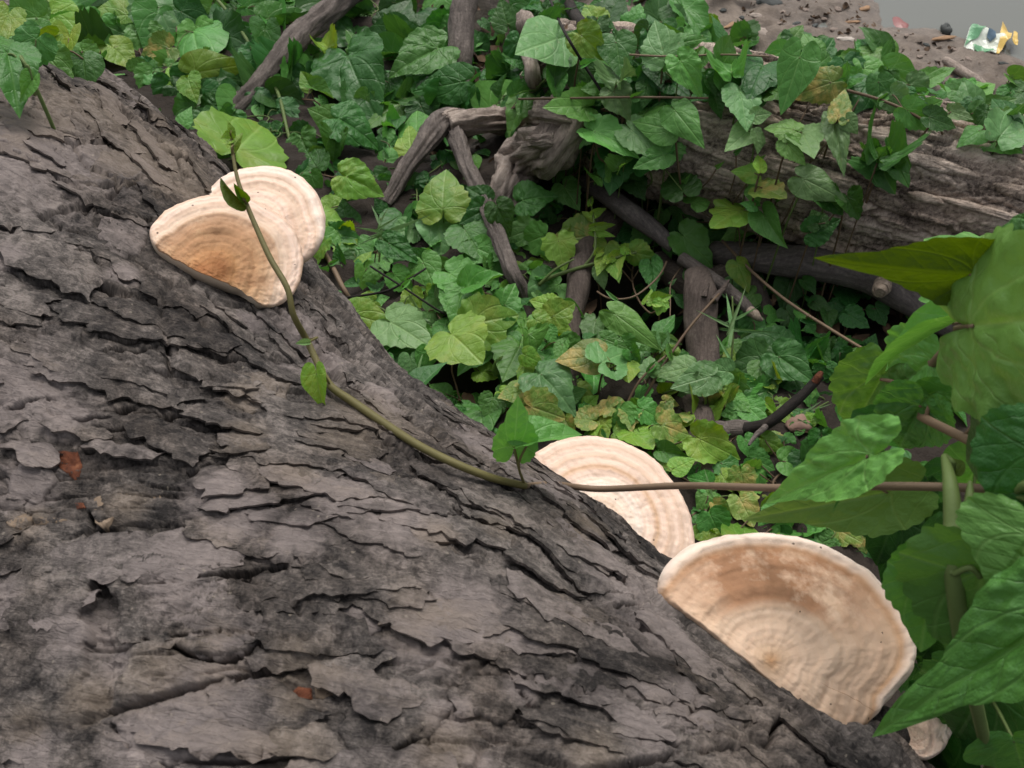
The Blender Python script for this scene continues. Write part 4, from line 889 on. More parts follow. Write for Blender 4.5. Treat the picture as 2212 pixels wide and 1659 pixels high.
for i, (a, b, w_, h_) in enumerate([(1560,30,14,9),(1690,30,16,10),(1740,24,14,9),(1760,60,18,9),(1700,84,16,8),(1800,66,16,9),(1600,50,12,8),(1780,40,12,8),(1955,85,14,7),(2000,100,16,8),(1985,128,14,8),(2090,135,18,8),(2160,150,20,9),(2185,175,18,9),(2060,110,14,8),(1720,55,20,10),(1810,20,18,10),(1680,60,12,7)]):
    stone('pebble', 'small brown pebble stuck in the wet mud bank', 'stone', a, b, w_, h_, M_STONE if i % 3 else M_DARKST2, 30 + i, 0.5, i * 1.3, group='pebbles scattered on the mud bank')
# ================================================================== creepers
def leaf_geo(M=40, K=5, teeth=9, tamp=0.05, cup=0.0, droop=0.15, wave=0.05, wn=5, fold=0.0, seed=0, quilt=0.0, lobes=0.0, hole=None, narrow=1.0, tip=1.0, twist=0.0):
    ph = np.linspace(-math.pi, math.pi, M + 1); ap = np.abs(ph) * 180 / math.pi
    r = np.interp(ap, [0, 6, 13, 24, 40, 55, 75, 95, 115, 135, 152, 166, 174, 180], [1.0 * tip, .88 * (0.5 + 0.5 * tip), .75, .635, .56, .525, .475, .44, .41, .38, .33, .24, .14, .05])
    r = r * (1 + 0.05 * fbm(ph * 1.3, ph * 0 + seed, 900 + seed, 3))
    if lobes: r = r * (1 + lobes * np.cos(np.clip(ap, 0, 160) / 36 * 2 * math.pi) * (ap < 150) * 0.8)
    tri = np.abs(((ap / 180 * teeth * 1.25) % 1) - 0.35)
    r = r * (1 + tamp * (0.4 - tri) * sstep(4, 16, ap) * (1 - sstep(140, 165, ap)) * 2)
    V = [(0, 0, 0)]; rho = np.linspace(0, 1, K + 1)[1:] ** 0.9; UV = [(0.5, 0.5)]
    for q in rho:
        x = q * r * np.sin(ph) * narrow; y = q * r * np.cos(ph)
        z = cup * (x ** 2) * 1.6 - droop * np.clip(y, 0, 2) ** 2 - 0.25 * droop * np.clip(-y, 0, 1) + 0.45 * wave * q ** 3 * (np.sin(wn * ph + seed) + 0.6 * np.sin((wn * 2 + 1) * ph + seed * 2)) * (1 - 0.5 * (ap < 15)) + 1.1 * wave * q * fbm(x * 3.2 + seed, y * 3.2, 950 + seed, 3)
        if quilt:
            pf = np.abs(np.sin(math.pi * 4.2 * (y - 0.85 * np.abs(x) + 0.10 * fbm(x * 5, y * 5, 940 + seed, 2)) + 0.6)); z = z + 0.65 * quilt * (pf ** 0.6) * np.clip(np.abs(x) * 9, 0, 1) * (1 - 0.6 * q ** 6) - quilt * 0.8 * np.exp(-(x / 0.03) ** 2)
            z = z + quilt * 0.9 * fbm(x * 11, y * 11, 930 + seed, 2)
        if fold:
            z = z + np.abs(x) * math.sin(fold); x = x * math.cos(fold)
        if twist:
            an = twist * y; x, z = x * np.cos(an) - z * np.sin(an), x * np.sin(an) + z * np.cos(an)
        V += list(zip(x, y, z)); UV += list(zip(q * r * np.sin(ph) * 0.5 + 0.5, q * r * np.cos(ph) * 0.5 + 0.5))
    n = M + 1; F = [(0, 1 + j + 1, 1 + j) for j in range(M)]
    for k in range(K - 1):
        for j in range(M): F.append((1 + k * n + j, 1 + k * n + j + 1, 1 + (k + 1) * n + j + 1, 1 + (k + 1) * n + j))
    V = np.array(V)
    if hole:
        U = np.array(UV); F = [f for f in F if min(np.hypot((U[i, 0] - .5) * 2 - hole[0], (U[i, 1] - .5) * 2 - hole[1]) for i in f) > hole[2]]
    F = [f[::-1] if len(f) == 4 else f for f in F]
    # faces up
    f0 = F[0]; nn = np.cross(V[f0[1]] - V[f0[0]], V[f0[2]] - V[f0[0]])
    if nn[2] < 0: F = [f[::-1] for f in F]
    G = [f for f in F if len(f) == 4]
    if G:
        s = sum(np.cross(V[f[1]] - V[f[0]], V[f[2]] - V[f[0]])[2] for f in G)
        if s < 0: F = [f[::-1] if len(f) == 4 else f for f in F]
    return V, F, np.array(UV)

def leaf_material(name, lo, hi, vein, yellow=0.0, ycol=(0.36, 0.30, 0.05), transl=0.26, rough=0.38, bump=1.0, spots=0.0, tcol=None):
    m = NT(name); tc = m.new('ShaderNodeTexCoord'); uv = tc.outputs['UV']
    oi = m.new('ShaderNodeObjectInfo').outputs['Random']
    sep = m.new('ShaderNodeSeparateXYZ'); m.set(sep.inputs[0], uv)
    x = m.math('ABSOLUTE', m.math('MULTIPLY', m.math('SUBTRACT', sep.outputs[0], 0.5), 2.0)); y = m.math('MULTIPLY', m.math('SUBTRACT', sep.outputs[1], 0.5), 2.0)
    cx = m.new('ShaderNodeCombineXYZ'); m.set(cx.inputs[0], sep.outputs[0]); m.set(cx.inputs[1], sep.outputs[1]); m.set(cx.inputs[2], m.math('MULTIPLY', oi, 37.0)); vec = cx.outputs[0]
    n1 = m.noise(vec, 3.5, 4, 0.6); n2 = m.noise(vec, 16, 4, 0.65); n3 = m.noise(vec, 60, 3, 0.6)
    ch = m.math('SINE', m.math('MULTIPLY', m.math('ADD', m.math('SUBTRACT', y, m.math('MULTIPLY', x, 0.85)), m.math('MULTIPLY', n1, 0.22)), 13.2))
    puff = m.math('POWER', m.math('ABSOLUTE', ch), 0.55)
    mid = m.maprange(x, 0.0, 0.028, 1.0, 0.0); lat = m.maprange(m.math('ABSOLUTE', ch), 0.0, 0.13, 1.0, 0.0)
    # two pairs of palmate veins from the leaf's foot
    yp = m.math('MAXIMUM', y, 0.0)
    pv1 = m.maprange(m.math('ABSOLUTE', m.math('SUBTRACT', x, m.math('MULTIPLY', m.math('POWER', yp, 0.75), m.math('SUBTRACT', 0.62, m.math('MULTIPLY', yp, 0.50))))), 0.0, 0.020, 1.0, 0.0)
    pv1 = m.math('MULTIPLY', pv1, m.math('GREATER_THAN', y, 0.0))
    pv2 = m.maprange(m.math('ABSOLUTE', m.math('SUBTRACT', y, m.math('SUBTRACT', m.math('MULTIPLY', x, 0.32), m.math('MULTIPLY', m.math('POWER', x, 2.0), 0.75)))), 0.0, 0.018, 1.0, 0.0)
    vv = m.math('MAXIMUM', m.math('MAXIMUM', mid, m.math('MULTIPLY', m.math('MAXIMUM', pv1, pv2), 0.75)), m.math('MULTIPLY', lat, 0.35))
    c = m.mix(m.math('ADD', m.math('MULTIPLY', n1, 0.55), m.math('MULTIPLY', n2, 0.45)), lo, hi)
    c = m.mix(m.math('MULTIPLY', vv, 0.45), c, vein)
    hs = m.new('ShaderNodeHueSaturation'); m.set(hs.inputs['Color'], c); hs.inputs['Saturation'].default_value = 1.10; m.set(hs.inputs['Hue'], m.maprange(oi, 0, 1, 0.482, 0.512)); m.set(hs.inputs['Value'], m.maprange(m.math('FRACT', m.math('MULTIPLY', oi, 7.31)), 0, 1, 0.72, 1.28)); c = hs.outputs[0]
    if yellow:
        yf = m.math('MULTIPLY', m.maprange(m.math('ADD', n1, m.math('MULTIPLY', m.math('SUBTRACT', n2, .5), .3)), 0.47, 0.66), yellow)
        c = m.mix(yf, c, ycol)
    if spots:
        v = m.voro(vec, 9); c = m.mix(m.math('MULTIPLY', m.math('LESS_THAN', m.math('ADD', v.outputs['Distance'], m.math('MULTIPLY', n3, 0.15)), 0.22), spots), c, (0.42, 0.42, 0.22))
    vo = m.voro(vec, 11).outputs['Distance']
    b = m.bump(m.math('ADD', m.math('MULTIPLY', puff, 0.35), m.math('ADD', m.math('MULTIPLY', n2, 1.2), m.math('ADD', m.math('MULTIPLY', vo, -0.9), m.math('MULTIPLY', vv, -0.6)))), 0.34 * bump, 0.006)
    b = m.bump(n3, 0.15, 0.001, b)
    m.done(c, rough, 0.35, b)
    tr = m.new('ShaderNodeBsdfTranslucent'); hs2 = m.new('ShaderNodeHueSaturation'); m.set(hs2.inputs['Color'], c); hs2.inputs['Hue'].default_value = 0.475; hs2.inputs['Saturation'].default_value = 1.15; hs2.inputs['Value'].default_value = 1.5
    m.set(tr.inputs[0], hs2.outputs[0]); m.set(tr.inputs['Normal'], b)
    mx = m.new('ShaderNodeMixShader'); mx.inputs[0].default_value = transl
    m.t.links.new(m.b.outputs[0], mx.inputs[1]); m.t.links.new(tr.outputs[0], mx.inputs[2]); m.t.links.new(mx.outputs[0], m.out.inputs[0])
    return m.m
LM = {
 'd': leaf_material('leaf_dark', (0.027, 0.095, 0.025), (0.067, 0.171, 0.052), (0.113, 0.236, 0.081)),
 'm': leaf_material('leaf_green', (0.068, 0.202, 0.048), (0.145, 0.320, 0.094), (0.227, 0.418, 0.142)),
 'l': leaf_material('leaf_light', (0.132, 0.279, 0.049), (0.244, 0.416, 0.098), (0.356, 0.520, 0.172), 0.25),
 'p': leaf_material('leaf_greyish', (0.108, 0.225, 0.085), (0.189, 0.331, 0.139), (0.266, 0.412, 0.189), spots=0.15),
 'y': leaf_material('leaf_yellowing', (0.118, 0.209, 0.051), (0.224, 0.314, 0.092), (0.337, 0.397, 0.169), 0.9, (0.516, 0.397, 0.127), spots=0.3),
 'o': leaf_material('leaf_olive', (0.044, 0.098, 0.010), (0.073, 0.141, 0.019), (0.111, 0.188, 0.044), transl=0.4, rough=0.6),
 'h': leaf_material('leaf_fresh', (0.099, 0.241, 0.062), (0.178, 0.358, 0.105), (0.265, 0.442, 0.160), rough=0.38),
 'g': leaf_material('leaf_glossy', (0.041, 0.140, 0.035), (0.089, 0.220, 0.063), (0.135, 0.279, 0.101), rough=0.35, bump=1.6),
}
def lv(name, **k):
    V, F, UV = leaf_geo(**k); return mesh_from(name, V, F, LM['m'], True, uv=UV)
LEAF = {'heart': [], 'quilt': [], 'lobe': [], 'fold': [], 'hole': [], 'curl': [], 'lance': []}
for i in range(7):
    LEAF['heart'].append(lv('leaf_heart', M=44, K=6, teeth=9 + i % 3, tamp=0.06 + 0.03 * (i % 3), cup=[.25, -.2, .35, -.3, .1, .5, -.1][i], droop=[.1, .25, .05, .35, .18, .3, .0][i], wave=[.04, .06, .03, .07, .05, .08, .035][i], wn=4 + i % 3, seed=i * 3, quilt=0.012))
for i in range(4):
    LEAF['quilt'].append(lv('leaf_quilted', M=64, K=10, teeth=8, tamp=0.06, cup=.2 - .25 * (i % 2), droop=.15 + .1 * i, wave=.05, wn=5, seed=50 + i * 3, quilt=0.035))
for i in range(3):
    LEAF['lobe'].append(lv('leaf_lobed', M=60, K=6, teeth=7, tamp=0.07, cup=.1, droop=.12, wave=.05, wn=5, seed=80 + i, lobes=0.06 + .02 * i, quilt=0.012, tip=0.86))
for i in range(4):
    LEAF['fold'].append(lv('leaf_folded', M=44, K=6, teeth=9, tamp=0.04, droop=.25 - .1 * i, wave=.03, fold=[.6, .95, -.6, .8][i], seed=90 + i, quilt=0.01, twist=.3 * (i - 1)))
for i in range(2):
    LEAF['hole'].append(lv('leaf_holed', M=60, K=12, teeth=8, tamp=0.06, droop=.1, wave=.04, seed=110 + i, hole=((.16, .10, .10), (.10, .26, .085))[i]))
for i in range(3):
    LEAF['curl'].append(lv('leaf_curled', M=56, K=9, teeth=10, tamp=0.10, cup=2.2, droop=.75, wave=.13, wn=6, seed=120 + i, quilt=0.05, tip=.85))
LEAF['lance'].append(lv('leaf_narrow', M=30, K=5, teeth=4, tamp=0.02, droop=.2, wave=.02, narrow=0.30, seed=140)); LEAF['lance'].append(lv('leaf_narrow', M=30, K=5, teeth=4, tamp=0.02, droop=.05, wave=.02, narrow=0.24, fold=.3, seed=143))
HERO = {}
def hero(i, **k):
    d = dict(M=120, K=22, teeth=10, tamp=0.05, cup=.15, droop=.15, wave=.035, seed=200 + i, quilt=0.022); d.update(k)
    V, F, UV = leaf_geo(**d); return mesh_from('leaf_large', V, F, LM['h'], True, uv=UV)

VINES = []
class Vine:
    def __init__(s, label, seed_px=None, name='creeping_vine', cat='vine', stemmat=None, group=None, stem_r=0.0016):
        s.label, s.seed, s.name, s.cat, s.leaves, s.paths, s.mat, s.group, s.r = label, seed_px, name, cat, [], [], stemmat, group, stem_r
        VINES.append(s)
def unit(v): return np.asarray(v) / (np.linalg.norm(v) + 1e-12)
def leaf_bt(vine, base, tip, wpx, mesh, tone, roll=0.0, tilt=None, pet=None):
    """a leaf from its base point to its tip point (3D), wpx: true width in m; roll turns the blade about its midrib"""
    T = unit(tip - base); L = float(np.linalg.norm(tip - base)); view = unit(EYE - base)
    N = view - T * (view @ T); N = unit(N) if np.linalg.norm(N) > 1e-3 else np.array([0, 0, 1.0])
    Mr = np.array(Matrix.Rotation(roll, 3, Vector(T))); N = Mr @ N; Xv = np.cross(T, N)
    vine.leaves.append((base, T, Xv, N, (wpx / 0.92, L, (wpx + L) * 0.5), mesh, tone, pet))
def leaf_c(vine, px, py, lpx, ang, tone='m', kind='heart', lift=None, aspect=1.0, idx=None, flat=None, nz=0.34):
    """a leaf whose middle shows at a pixel, lpx long there, its tip pointing ang degrees in the picture (0 right, 90 up)"""
    t = hit(px, py); lift = rng.uniform(0.05, 0.12) if lift is None else lift
    t = t - lift; C = at_t(px, py, t); view = unit(ray(px, py))
    up = np.array([0, 0, 1.0]); k = rng.uniform(0.25, 0.75) if flat is None else flat
    N = unit(up * k + (-view) * (1 - k) + np.array([rng.gauss(0, nz), rng.gauss(0, nz), rng.gauss(0, .10)]))
    if N @ view > -0.35: N = unit(N - view * 0.5)
    D = RIGHT * math.cos(R_(ang)) + UP * math.sin(R_(ang))
    T = unit(D - view * ((D @ N) / (view @ N)))
    perp = np.linalg.norm(T - view * (T @ view)); L = lpx * t / FPX / max(perp, 0.6) / 1.25
    base = C - T * L * 0.38; Xv = np.cross(T, N)
    ms = LEAF[kind]; me = ms[rng.randrange(len(ms)) if idx is None else idx]
    w = 1.16 * L * aspect * rng.uniform(0.92, 1.1)
    vine.leaves.append((base, T, Xv, N, (w, L, 0.5 * (w + L)), me, tone, None))

def build_vines():
    for v in VINES:
        if not v.leaves: continue
        B = np.array([l[0] for l in v.leaves]); g = Geo(); extra = []
        # a runner through the leaves' feet, dipping to the ground at both ends
        if not v.paths:
            C = B.mean(0); u, s_, vt = np.linalg.svd(B - C) if len(B) > 2 else (0, 0, np.eye(3))
            order = np.argsort((B - C) @ vt[0]); feet = []
            for i in order:
                z = max(B[i][2] - 0.035, float(ground_z(B[i][0], B[i][1])) + 0.004); feet.append(np.array([B[i][0], B[i][1], z]))
            # smooth the runner
            ft = np.array(feet)
            if len(ft) > 3:
                for _ in range(2): ft[1:-1] = 0.25 * ft[:-2] + 0.5 * ft[1:-1] + 0.25 * ft[2:]
            e0 = ft[0] + (ft[0] - ft[min(1, len(ft) - 1)]) * 0.4 + 1e-3; e0[2] = float(ground_z(e0[0], e0[1])) - 0.003
            e1 = ft[-1] + (ft[-1] - ft[max(0, len(ft) - 2)]) * 0.4 - 1e-3; e1[2] = float(ground_z(e1[0], e1[1])) - 0.003
            path = catmull([e0] + list(ft) + [e1], 5); g.tube(path, [v.r * 1.2, v.r, v.r * 0.8], 6); stems = path
        else:
            stems = []
            for P, rad, *mt_ in v.paths:
                path = catmull(P, 10); stems.append(path)
                if mt_: extra.append((tube(path, rad, 8), mt_[0]))
                else: g.tube(path, rad, 8)
            stems = np.concatenate(stems)
        for (b, T, Xv, N, sc_, me, tone, pet) in v.leaves:
            st = stems[np.argmin(np.linalg.norm(stems - b, axis=1))] if pet is None else np.asarray(pet)
            if extra and np.allclose(st, cp[4]): extra.append((tube(catmull([st, 0.5 * (st + b), b + T * sc_[1] * 0.03], 5), [v.r * 0.8, v.r * 0.6], 5), M_STEMB)); continue
            if np.linalg.norm(st - b) > 0.12 and pet is None: st = np.array([b[0] + 0.01, b[1] + 0.01, max(b[2] - 0.07, float(ground_z(b[0], b[1])))])
            midp = 0.5 * (st + b) - T * 0.25 * np.linalg.norm(st - b) * 0.6 + np.array([0, 0, .004])
            g.tube(catmull([st, midp, b + T * sc_[1] * 0.03], 5), [v.r * 0.8, v.r * 0.6], 5)
        base = np.array(g.V).mean(0); base[2] = max(np.array(g.V)[:, 2].min(), -0.2)
        root = empty(v.name, base, label=v.label, cat=v.cat, group=v.group)
        obj('stem', mesh_from('stem', off(g.V, root), g.F, v.mat or M_STEM, True), root)
        for (tv, tf, tu), tm in extra: obj('stem', mesh_from('stem', off(tv, root), tf, tm, True), root)
        for (b, T, Xv, N, sc_, me, tone, pet) in v.leaves:
            o = bpy.data.objects.new('leaf', me)
            Mx = Matrix(((Xv[0], T[0], N[0], b[0] - base[0]), (Xv[1], T[1], N[1], b[1] - base[1]), (Xv[2], T[2], N[2], b[2] - base[2]), (0, 0, 0, 1))) @ Matrix.Diagonal((*sc_, 1))
            link(o, root); o.matrix_basis = Mx
            o.material_slots[0].link = 'OBJECT'; o.material_slots[0].material = LM[tone]
def stem_mat(name, a, b):
    m = NT(name); co = m.new('ShaderNodeTexCoord').outputs['Object']; return m.done(m.mix(m.noise(co, 30, 3), a, b), 0.6, 0.3, m.bump(m.noise(co, 300, 3), .3, .001))
M_STEM = stem_mat('stem_red_brown', (0.085, 0.045, 0.032), (0.15, 0.11, 0.06)); M_STEMG = stem_mat('stem_green', (0.075, 0.12, 0.03), (0.13, 0.18, 0.055))
M_STEMO = stem_mat('stem_olive', (0.085, 0.075, 0.026), (0.16, 0.14, 0.05)); M_STEMB = stem_mat('stem_tan', (0.13, 0.085, 0.055), (0.22, 0.155, 0.10))

# ---------------------------------------------------------------- the vine that climbs over the log
cross = Vine('long slender vine stretched across the log with small heart leaves and a budding tip', name='climbing_vine', stemmat=M_STEMO)
def lp(px, py, h): s, th = on_log(px, py); p = log_point(s, th); return at_t(px, py, depth(p) - h)
cp = []
def lz(px, py, h): return on_z(px, py, hp3[2] + h)
cp = [np.array([.66,.40,-.15]), np.array([.52,.36,.40]), at_t(2290,1075,.60), at_t(2120,1062,.63), at_t(1880,1050,.66), at_t(1680,1054,.72), at_t(1480,1054,.80), at_t(1300,1052,.86), lp(1200,1050,.012), lp(1135,1050,.010), lp(1060,1035,.012), lp(980,1005,.016), lp(900,960,.016), lp(830,912,.016), lp(760,868,.018), lp(715,835,.024), lp(685,785,.035), lp(664,735,.045), lz(640,680,.02), lz(618,625,.035), lz(590,560,.045), lz(558,500,.055), lz(530,440,.065), lz(514,390,.075), lz(506,335,.085), lz(500,290,.095)]
for i_ in range(1, len(cp)): cp[i_] = cp[i_] + np.array([rng.gauss(0, .0022), 0, rng.gauss(0, .0022)]) * (0 if i_ in (4, 9) else 1 if i_ < 9 else 0.45)
cross.paths.append((cp[:10], [.0030, .0029, .0028], M_STEMB)); cross.paths.append((cp[9:], [.0030, .0034, .0036, .0032, .0028, .0026, .0020, .0012]))
def q(px, py, t): return at_t(px, py, t)
t_node = depth(cp[9])
leaf_bt(cross, q(1110,968,t_node-.02), q(1120,862,t_node-.05), .034, LEAF['heart'][2], 'h', 0.15, pet=cp[9])
leaf_bt(cross, q(1138,958,t_node-.025), q(1262,918,t_node-.01), .044, LEAF['fold'][0], 'h', -0.9, pet=cp[9])
t_n = depth(cp[15])
leaf_bt(cross, q(683,806,t_n-.015), q(695,893,t_n-.012), .026, LEAF['fold'][0], 'l', 0.3, pet=cp[15])
t_b = depth(cp[22])
leaf_bt(cross, q(522,435,t_b-.004), q(466,380,t_b+.01), .020, LEAF['fold'][1], 'o', -0.5, pet=cp[22])
leaf_bt(cross, q(524,430,t_b-.004), q(505,395,t_b-.015), .014, LEAF['fold'][3], 'o', 0.4, pet=cp[22])
leaf_bt(cross, q(500,292,depth(cp[25])), q(492,258,depth(cp[25])), .012, LEAF['fold'][1], 'l', 0.2, pet=cp[25])
leaf_bt(cross, q(500,300,depth(cp[25])), q(468,296,depth(cp[25])+.01), .014, LEAF['fold'][0], 'l', 0.2, pet=cp[25])
leaf_bt(cross, q(504,315,depth(cp[24])), q(525,285,depth(cp[24])+.01), .014, LEAF['fold'][2], 'l', 0.2, pet=cp[24])
leaf_bt(cross, q(664,740,t_n-.02), q(636,742,t_n-.02), .010, LEAF['fold'][1], 'p', 0.2, pet=cp[17])
leaf_bt(cross, q(1880,982,.62), q(1662,1075,.71), .050, hero(1, cup=.25, droop=.05, quilt=.040, tip=1.12, tamp=.03), 'h', 0.45, pet=cp[4])
leaf_bt(cross, q(1925,1062,.68), q(1660,1118,.75), .056, hero(2, tip=1.25, cup=.2, droop=.05, quilt=.012, wave=.025), 'h', -0.35, pet=cp[4])
leaf_bt(cross, q(1822,1058,.655), q(1796,1110,.665), .012, LEAF['lance'][1], 'm', 0.2, pet=cp[4])

# ---------------------------------------------------------------- broad-leaved vine leaning in at the log's near end
def V_(label, **k): return Vine(label, name='broad_leaved_vine', **k)
nearv = V_('vine with a large drooping quilted leaf hanging over the biggest fungus', stemmat=M_STEMG, stem_r=.0026)
nearv.paths.append(([np.array([.50,.28,-.15]), q(2150,1800,.80), q(2130,1620,.70), q(2085,1420,.60), q(2062,1240,.565), q(2060,1130,.57), q(2052,1040,.58), q(2040,985,.60)], [.0040, .0040, .0044, .0056, .0062, .0046, .0020]))
nearv.paths.append(([q(2066,1225,.566), q(2086,1160,.568), q(2094,1090,.572), q(2096,1040,.58)], [.0044, .0042, .0034, .0012]))
nearv.paths.append(([q(2092,1135,.57), q(2130,1098,.56), q(2185,1070,.55), q(2260,1050,.54), np.array([.44,.38,.52]), np.array([.58,.40,-.15])], [.0030, .0028, .0026]))
leaf_bt(nearv, q(2330,1310,.49), q(1968,1525,.565), .068, hero(3, cup=.15, droop=.06, quilt=.040, wave=.02, seed=231, tip=1.38, tamp=.03), 'g', 0.25, pet=q(2075,1420,.58))
leaf_bt(nearv, q(2015,1235,.58), q(1985,1420,.62), .052, hero(4, cup=.2, droop=.05, quilt=.010, tamp=.05), 'm', 0.1, pet=q(2060,1240,.56))
leaf_bt(nearv, q(2120,1240,.55), q(2075,1480,.60), .085, hero(14, cup=.3, droop=.1, quilt=.008, tamp=.07), 'm', 0.3, pet=q(2060,1240,.56))
leaf_bt(nearv, q(2230,1160,.52), q(2140,1290,.53), .075, hero(5, quilt=.010), 'h', 0.1, pet=q(2185,1070,.55))
leaf_bt(nearv, q(2260,980,.52), q(2170,1200,.55), .080, hero(6, quilt=.014), 'g', 0.5, pet=q(2260,1050,.54))
leaf_bt(nearv, q(2060,1020,.60), q(2038,975,.61), .016, LEAF['fold'][0], 'o', .3, pet=q(2040,985,.60))
upv = V_('vine with a huge pale leaf and a back-lit olive leaf curling beside the rotting log', stemmat=M_STEMB, stem_r=.0024)
upv.paths.append(([q(1960,880,.78), q(2000,905,.74), q(2080,945,.68), q(2160,985,.62), q(2260,1030,.57), np.array([.46,.42,.50]), np.array([.62,.50,.2]), np.array([.70,.52,-.15])], [.0036, .0036, .0034]))
upv.paths.append(([q(1995,815,.80), q(2030,770,.74), q(2075,725,.68), q(2110,690,.63)], [.0042, .0038, .0032]))
upv.paths.append(([q(1960,880,.78), q(1975,850,.79), q(1995,815,.80)], [.0036, .0040]))
leaf_bt(upv, q(2092,705,.60), q(2440,668,.47), .112, hero(7, cup=-.1, droop=.02, quilt=.026, wave=.07, tamp=.06), 'h', -0.1, pet=q(2075,725,.68))
leaf_bt(upv, q(2105,592,.60), q(1830,585,.62), .066, hero(8, cup=.6, droop=.10, quilt=.004, wave=.02, tamp=.03, tip=1.25, fold=-.5), 'o', -0.75, pet=q(2110,690,.63))
leaf_bt(upv, q(2130,600,.72), q(1990,505,.78), .085, hero(9, cup=-.1, droop=.1, quilt=.02, tamp=.12, wave=.05), 'h', 0.3, pet=q(2100,690,.66))
leaf_bt(upv, q(2250,530,.66), q(2130,500,.70), .060, hero(10, quilt=.035, tamp=.08), 'g', 0.1, pet=q(2110,690,.63))
leaf_bt(upv, q(2065,695,.66), q(1836,800,.74), .028, LEAF['fold'][0], 'h', 1.0, pet=q(2075,725,.68))
leaf_bt(upv, q(2010,780,.76), q(1905,850,.80), .070, hero(11, quilt=.035, cup=.6), 'h', 0.3, pet=q(1995,815,.80))
leaf_bt(upv, q(1905,815,.80), q(1820,960,.86), .068, hero(12, quilt=.035, cup=.4), 'm', 0.1, pet=q(1960,880,.78))
leaf_bt(upv, q(1990,875,.74), q(1930,985,.78), .060, hero(13, quilt=.030, cup=.4), 'g', 0.1, pet=q(1975,895,.76))
leaf_bt(upv, q(1975,850,.75), q(2000,960,.77), .055, LEAF['heart'][0], 'm', 0.1, pet=q(1975,895,.76))
leaf_bt(upv, q(2005,860,.74), q(1990,930,.75), .038, LEAF['lobe'][0], 'm', 0.1, pet=q(2000,905,.74))
leaf_bt(upv, q(2250,930,.56), q(2040,1000,.66), .110, hero(15, quilt=.010, wave=.02), 'd', 0.2, pet=q(2160,985,.62))
leaf_bt(upv, q(2240,860,.60), q(2060,880,.70), .080, hero(16, quilt=.010), 'd', 0.1, pet=q(2160,985,.62))
leaf_bt(upv, q(2240,760,.62), q(2110,850,.68), .070, hero(17, quilt=.010), 'd', 0.1, pet=q(2080,945,.68))
leaf_bt(upv, q(1940,900,.80), q(1990,1010,.84), .075, LEAF['heart'][3], 'd', 0.1, pet=q(2000,905,.74))
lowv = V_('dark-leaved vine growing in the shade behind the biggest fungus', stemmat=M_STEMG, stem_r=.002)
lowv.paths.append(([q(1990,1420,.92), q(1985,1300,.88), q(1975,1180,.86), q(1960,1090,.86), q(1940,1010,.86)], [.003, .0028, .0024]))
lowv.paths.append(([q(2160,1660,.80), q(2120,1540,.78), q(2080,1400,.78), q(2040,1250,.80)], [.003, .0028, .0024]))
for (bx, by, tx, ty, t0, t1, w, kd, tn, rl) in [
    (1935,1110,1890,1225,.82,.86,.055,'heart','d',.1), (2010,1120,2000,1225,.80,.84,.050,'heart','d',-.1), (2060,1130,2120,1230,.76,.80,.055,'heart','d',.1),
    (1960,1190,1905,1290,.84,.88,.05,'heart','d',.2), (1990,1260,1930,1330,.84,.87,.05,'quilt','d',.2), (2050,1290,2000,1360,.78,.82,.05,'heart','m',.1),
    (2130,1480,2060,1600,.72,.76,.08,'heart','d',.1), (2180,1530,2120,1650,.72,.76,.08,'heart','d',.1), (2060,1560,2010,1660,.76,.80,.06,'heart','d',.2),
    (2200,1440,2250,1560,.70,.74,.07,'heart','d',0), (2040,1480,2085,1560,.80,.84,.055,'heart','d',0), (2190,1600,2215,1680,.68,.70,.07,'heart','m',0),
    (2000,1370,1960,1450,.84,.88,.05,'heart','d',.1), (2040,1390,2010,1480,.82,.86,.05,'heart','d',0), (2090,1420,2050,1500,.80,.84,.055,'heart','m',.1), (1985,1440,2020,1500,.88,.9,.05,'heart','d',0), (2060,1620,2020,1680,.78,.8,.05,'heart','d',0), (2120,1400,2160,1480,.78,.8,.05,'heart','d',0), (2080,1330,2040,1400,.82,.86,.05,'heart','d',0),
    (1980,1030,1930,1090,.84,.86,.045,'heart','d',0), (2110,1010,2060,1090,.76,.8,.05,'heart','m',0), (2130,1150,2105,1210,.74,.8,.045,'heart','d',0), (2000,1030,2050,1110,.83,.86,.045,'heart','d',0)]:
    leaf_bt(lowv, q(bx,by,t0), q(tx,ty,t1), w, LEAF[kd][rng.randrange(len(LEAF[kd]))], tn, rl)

# ---------------------------------------------------------------- narrow-leaved weeds and the pale herb
def weed(label, foot, top, leaves, tone='p', group=None, sm=None):
    v = Vine(label, name='narrow_leaved_weed', cat='weed', stemmat=sm or M_STEMG, stem_r=.0012)
    f = lift_pt(*foot); tp = lift_pt(*top); v.paths.append(([f, 0.5 * (f + tp) + np.array([.004, 0, .004]), tp], [.0022, .0014]))
    for (bx, by, tx, ty, w, l0, l1) in leaves:
        leaf_bt(v, lift_pt(bx, by, l0), lift_pt(tx, ty, l1), w, LEAF['lance'][rng.randrange(2)], tone, rng.uniform(-.4, .4))
weed('narrow-leaved weed with a whorl of slim leaves next to the ringed fungi', (815,590,.02), (822,470,.14), [(822,485,800,440,.020,.14,.17),(824,490,870,462,.020,.14,.16),(820,500,765,492,.018,.13,.14),(826,505,935,466,.030,.13,.14),(818,510,770,530,.016,.12,.11),(824,515,850,560,.018,.12,.08),(818,500,812,560,.018,.13,.08),(822,480,842,442,.016,.14,.17)])
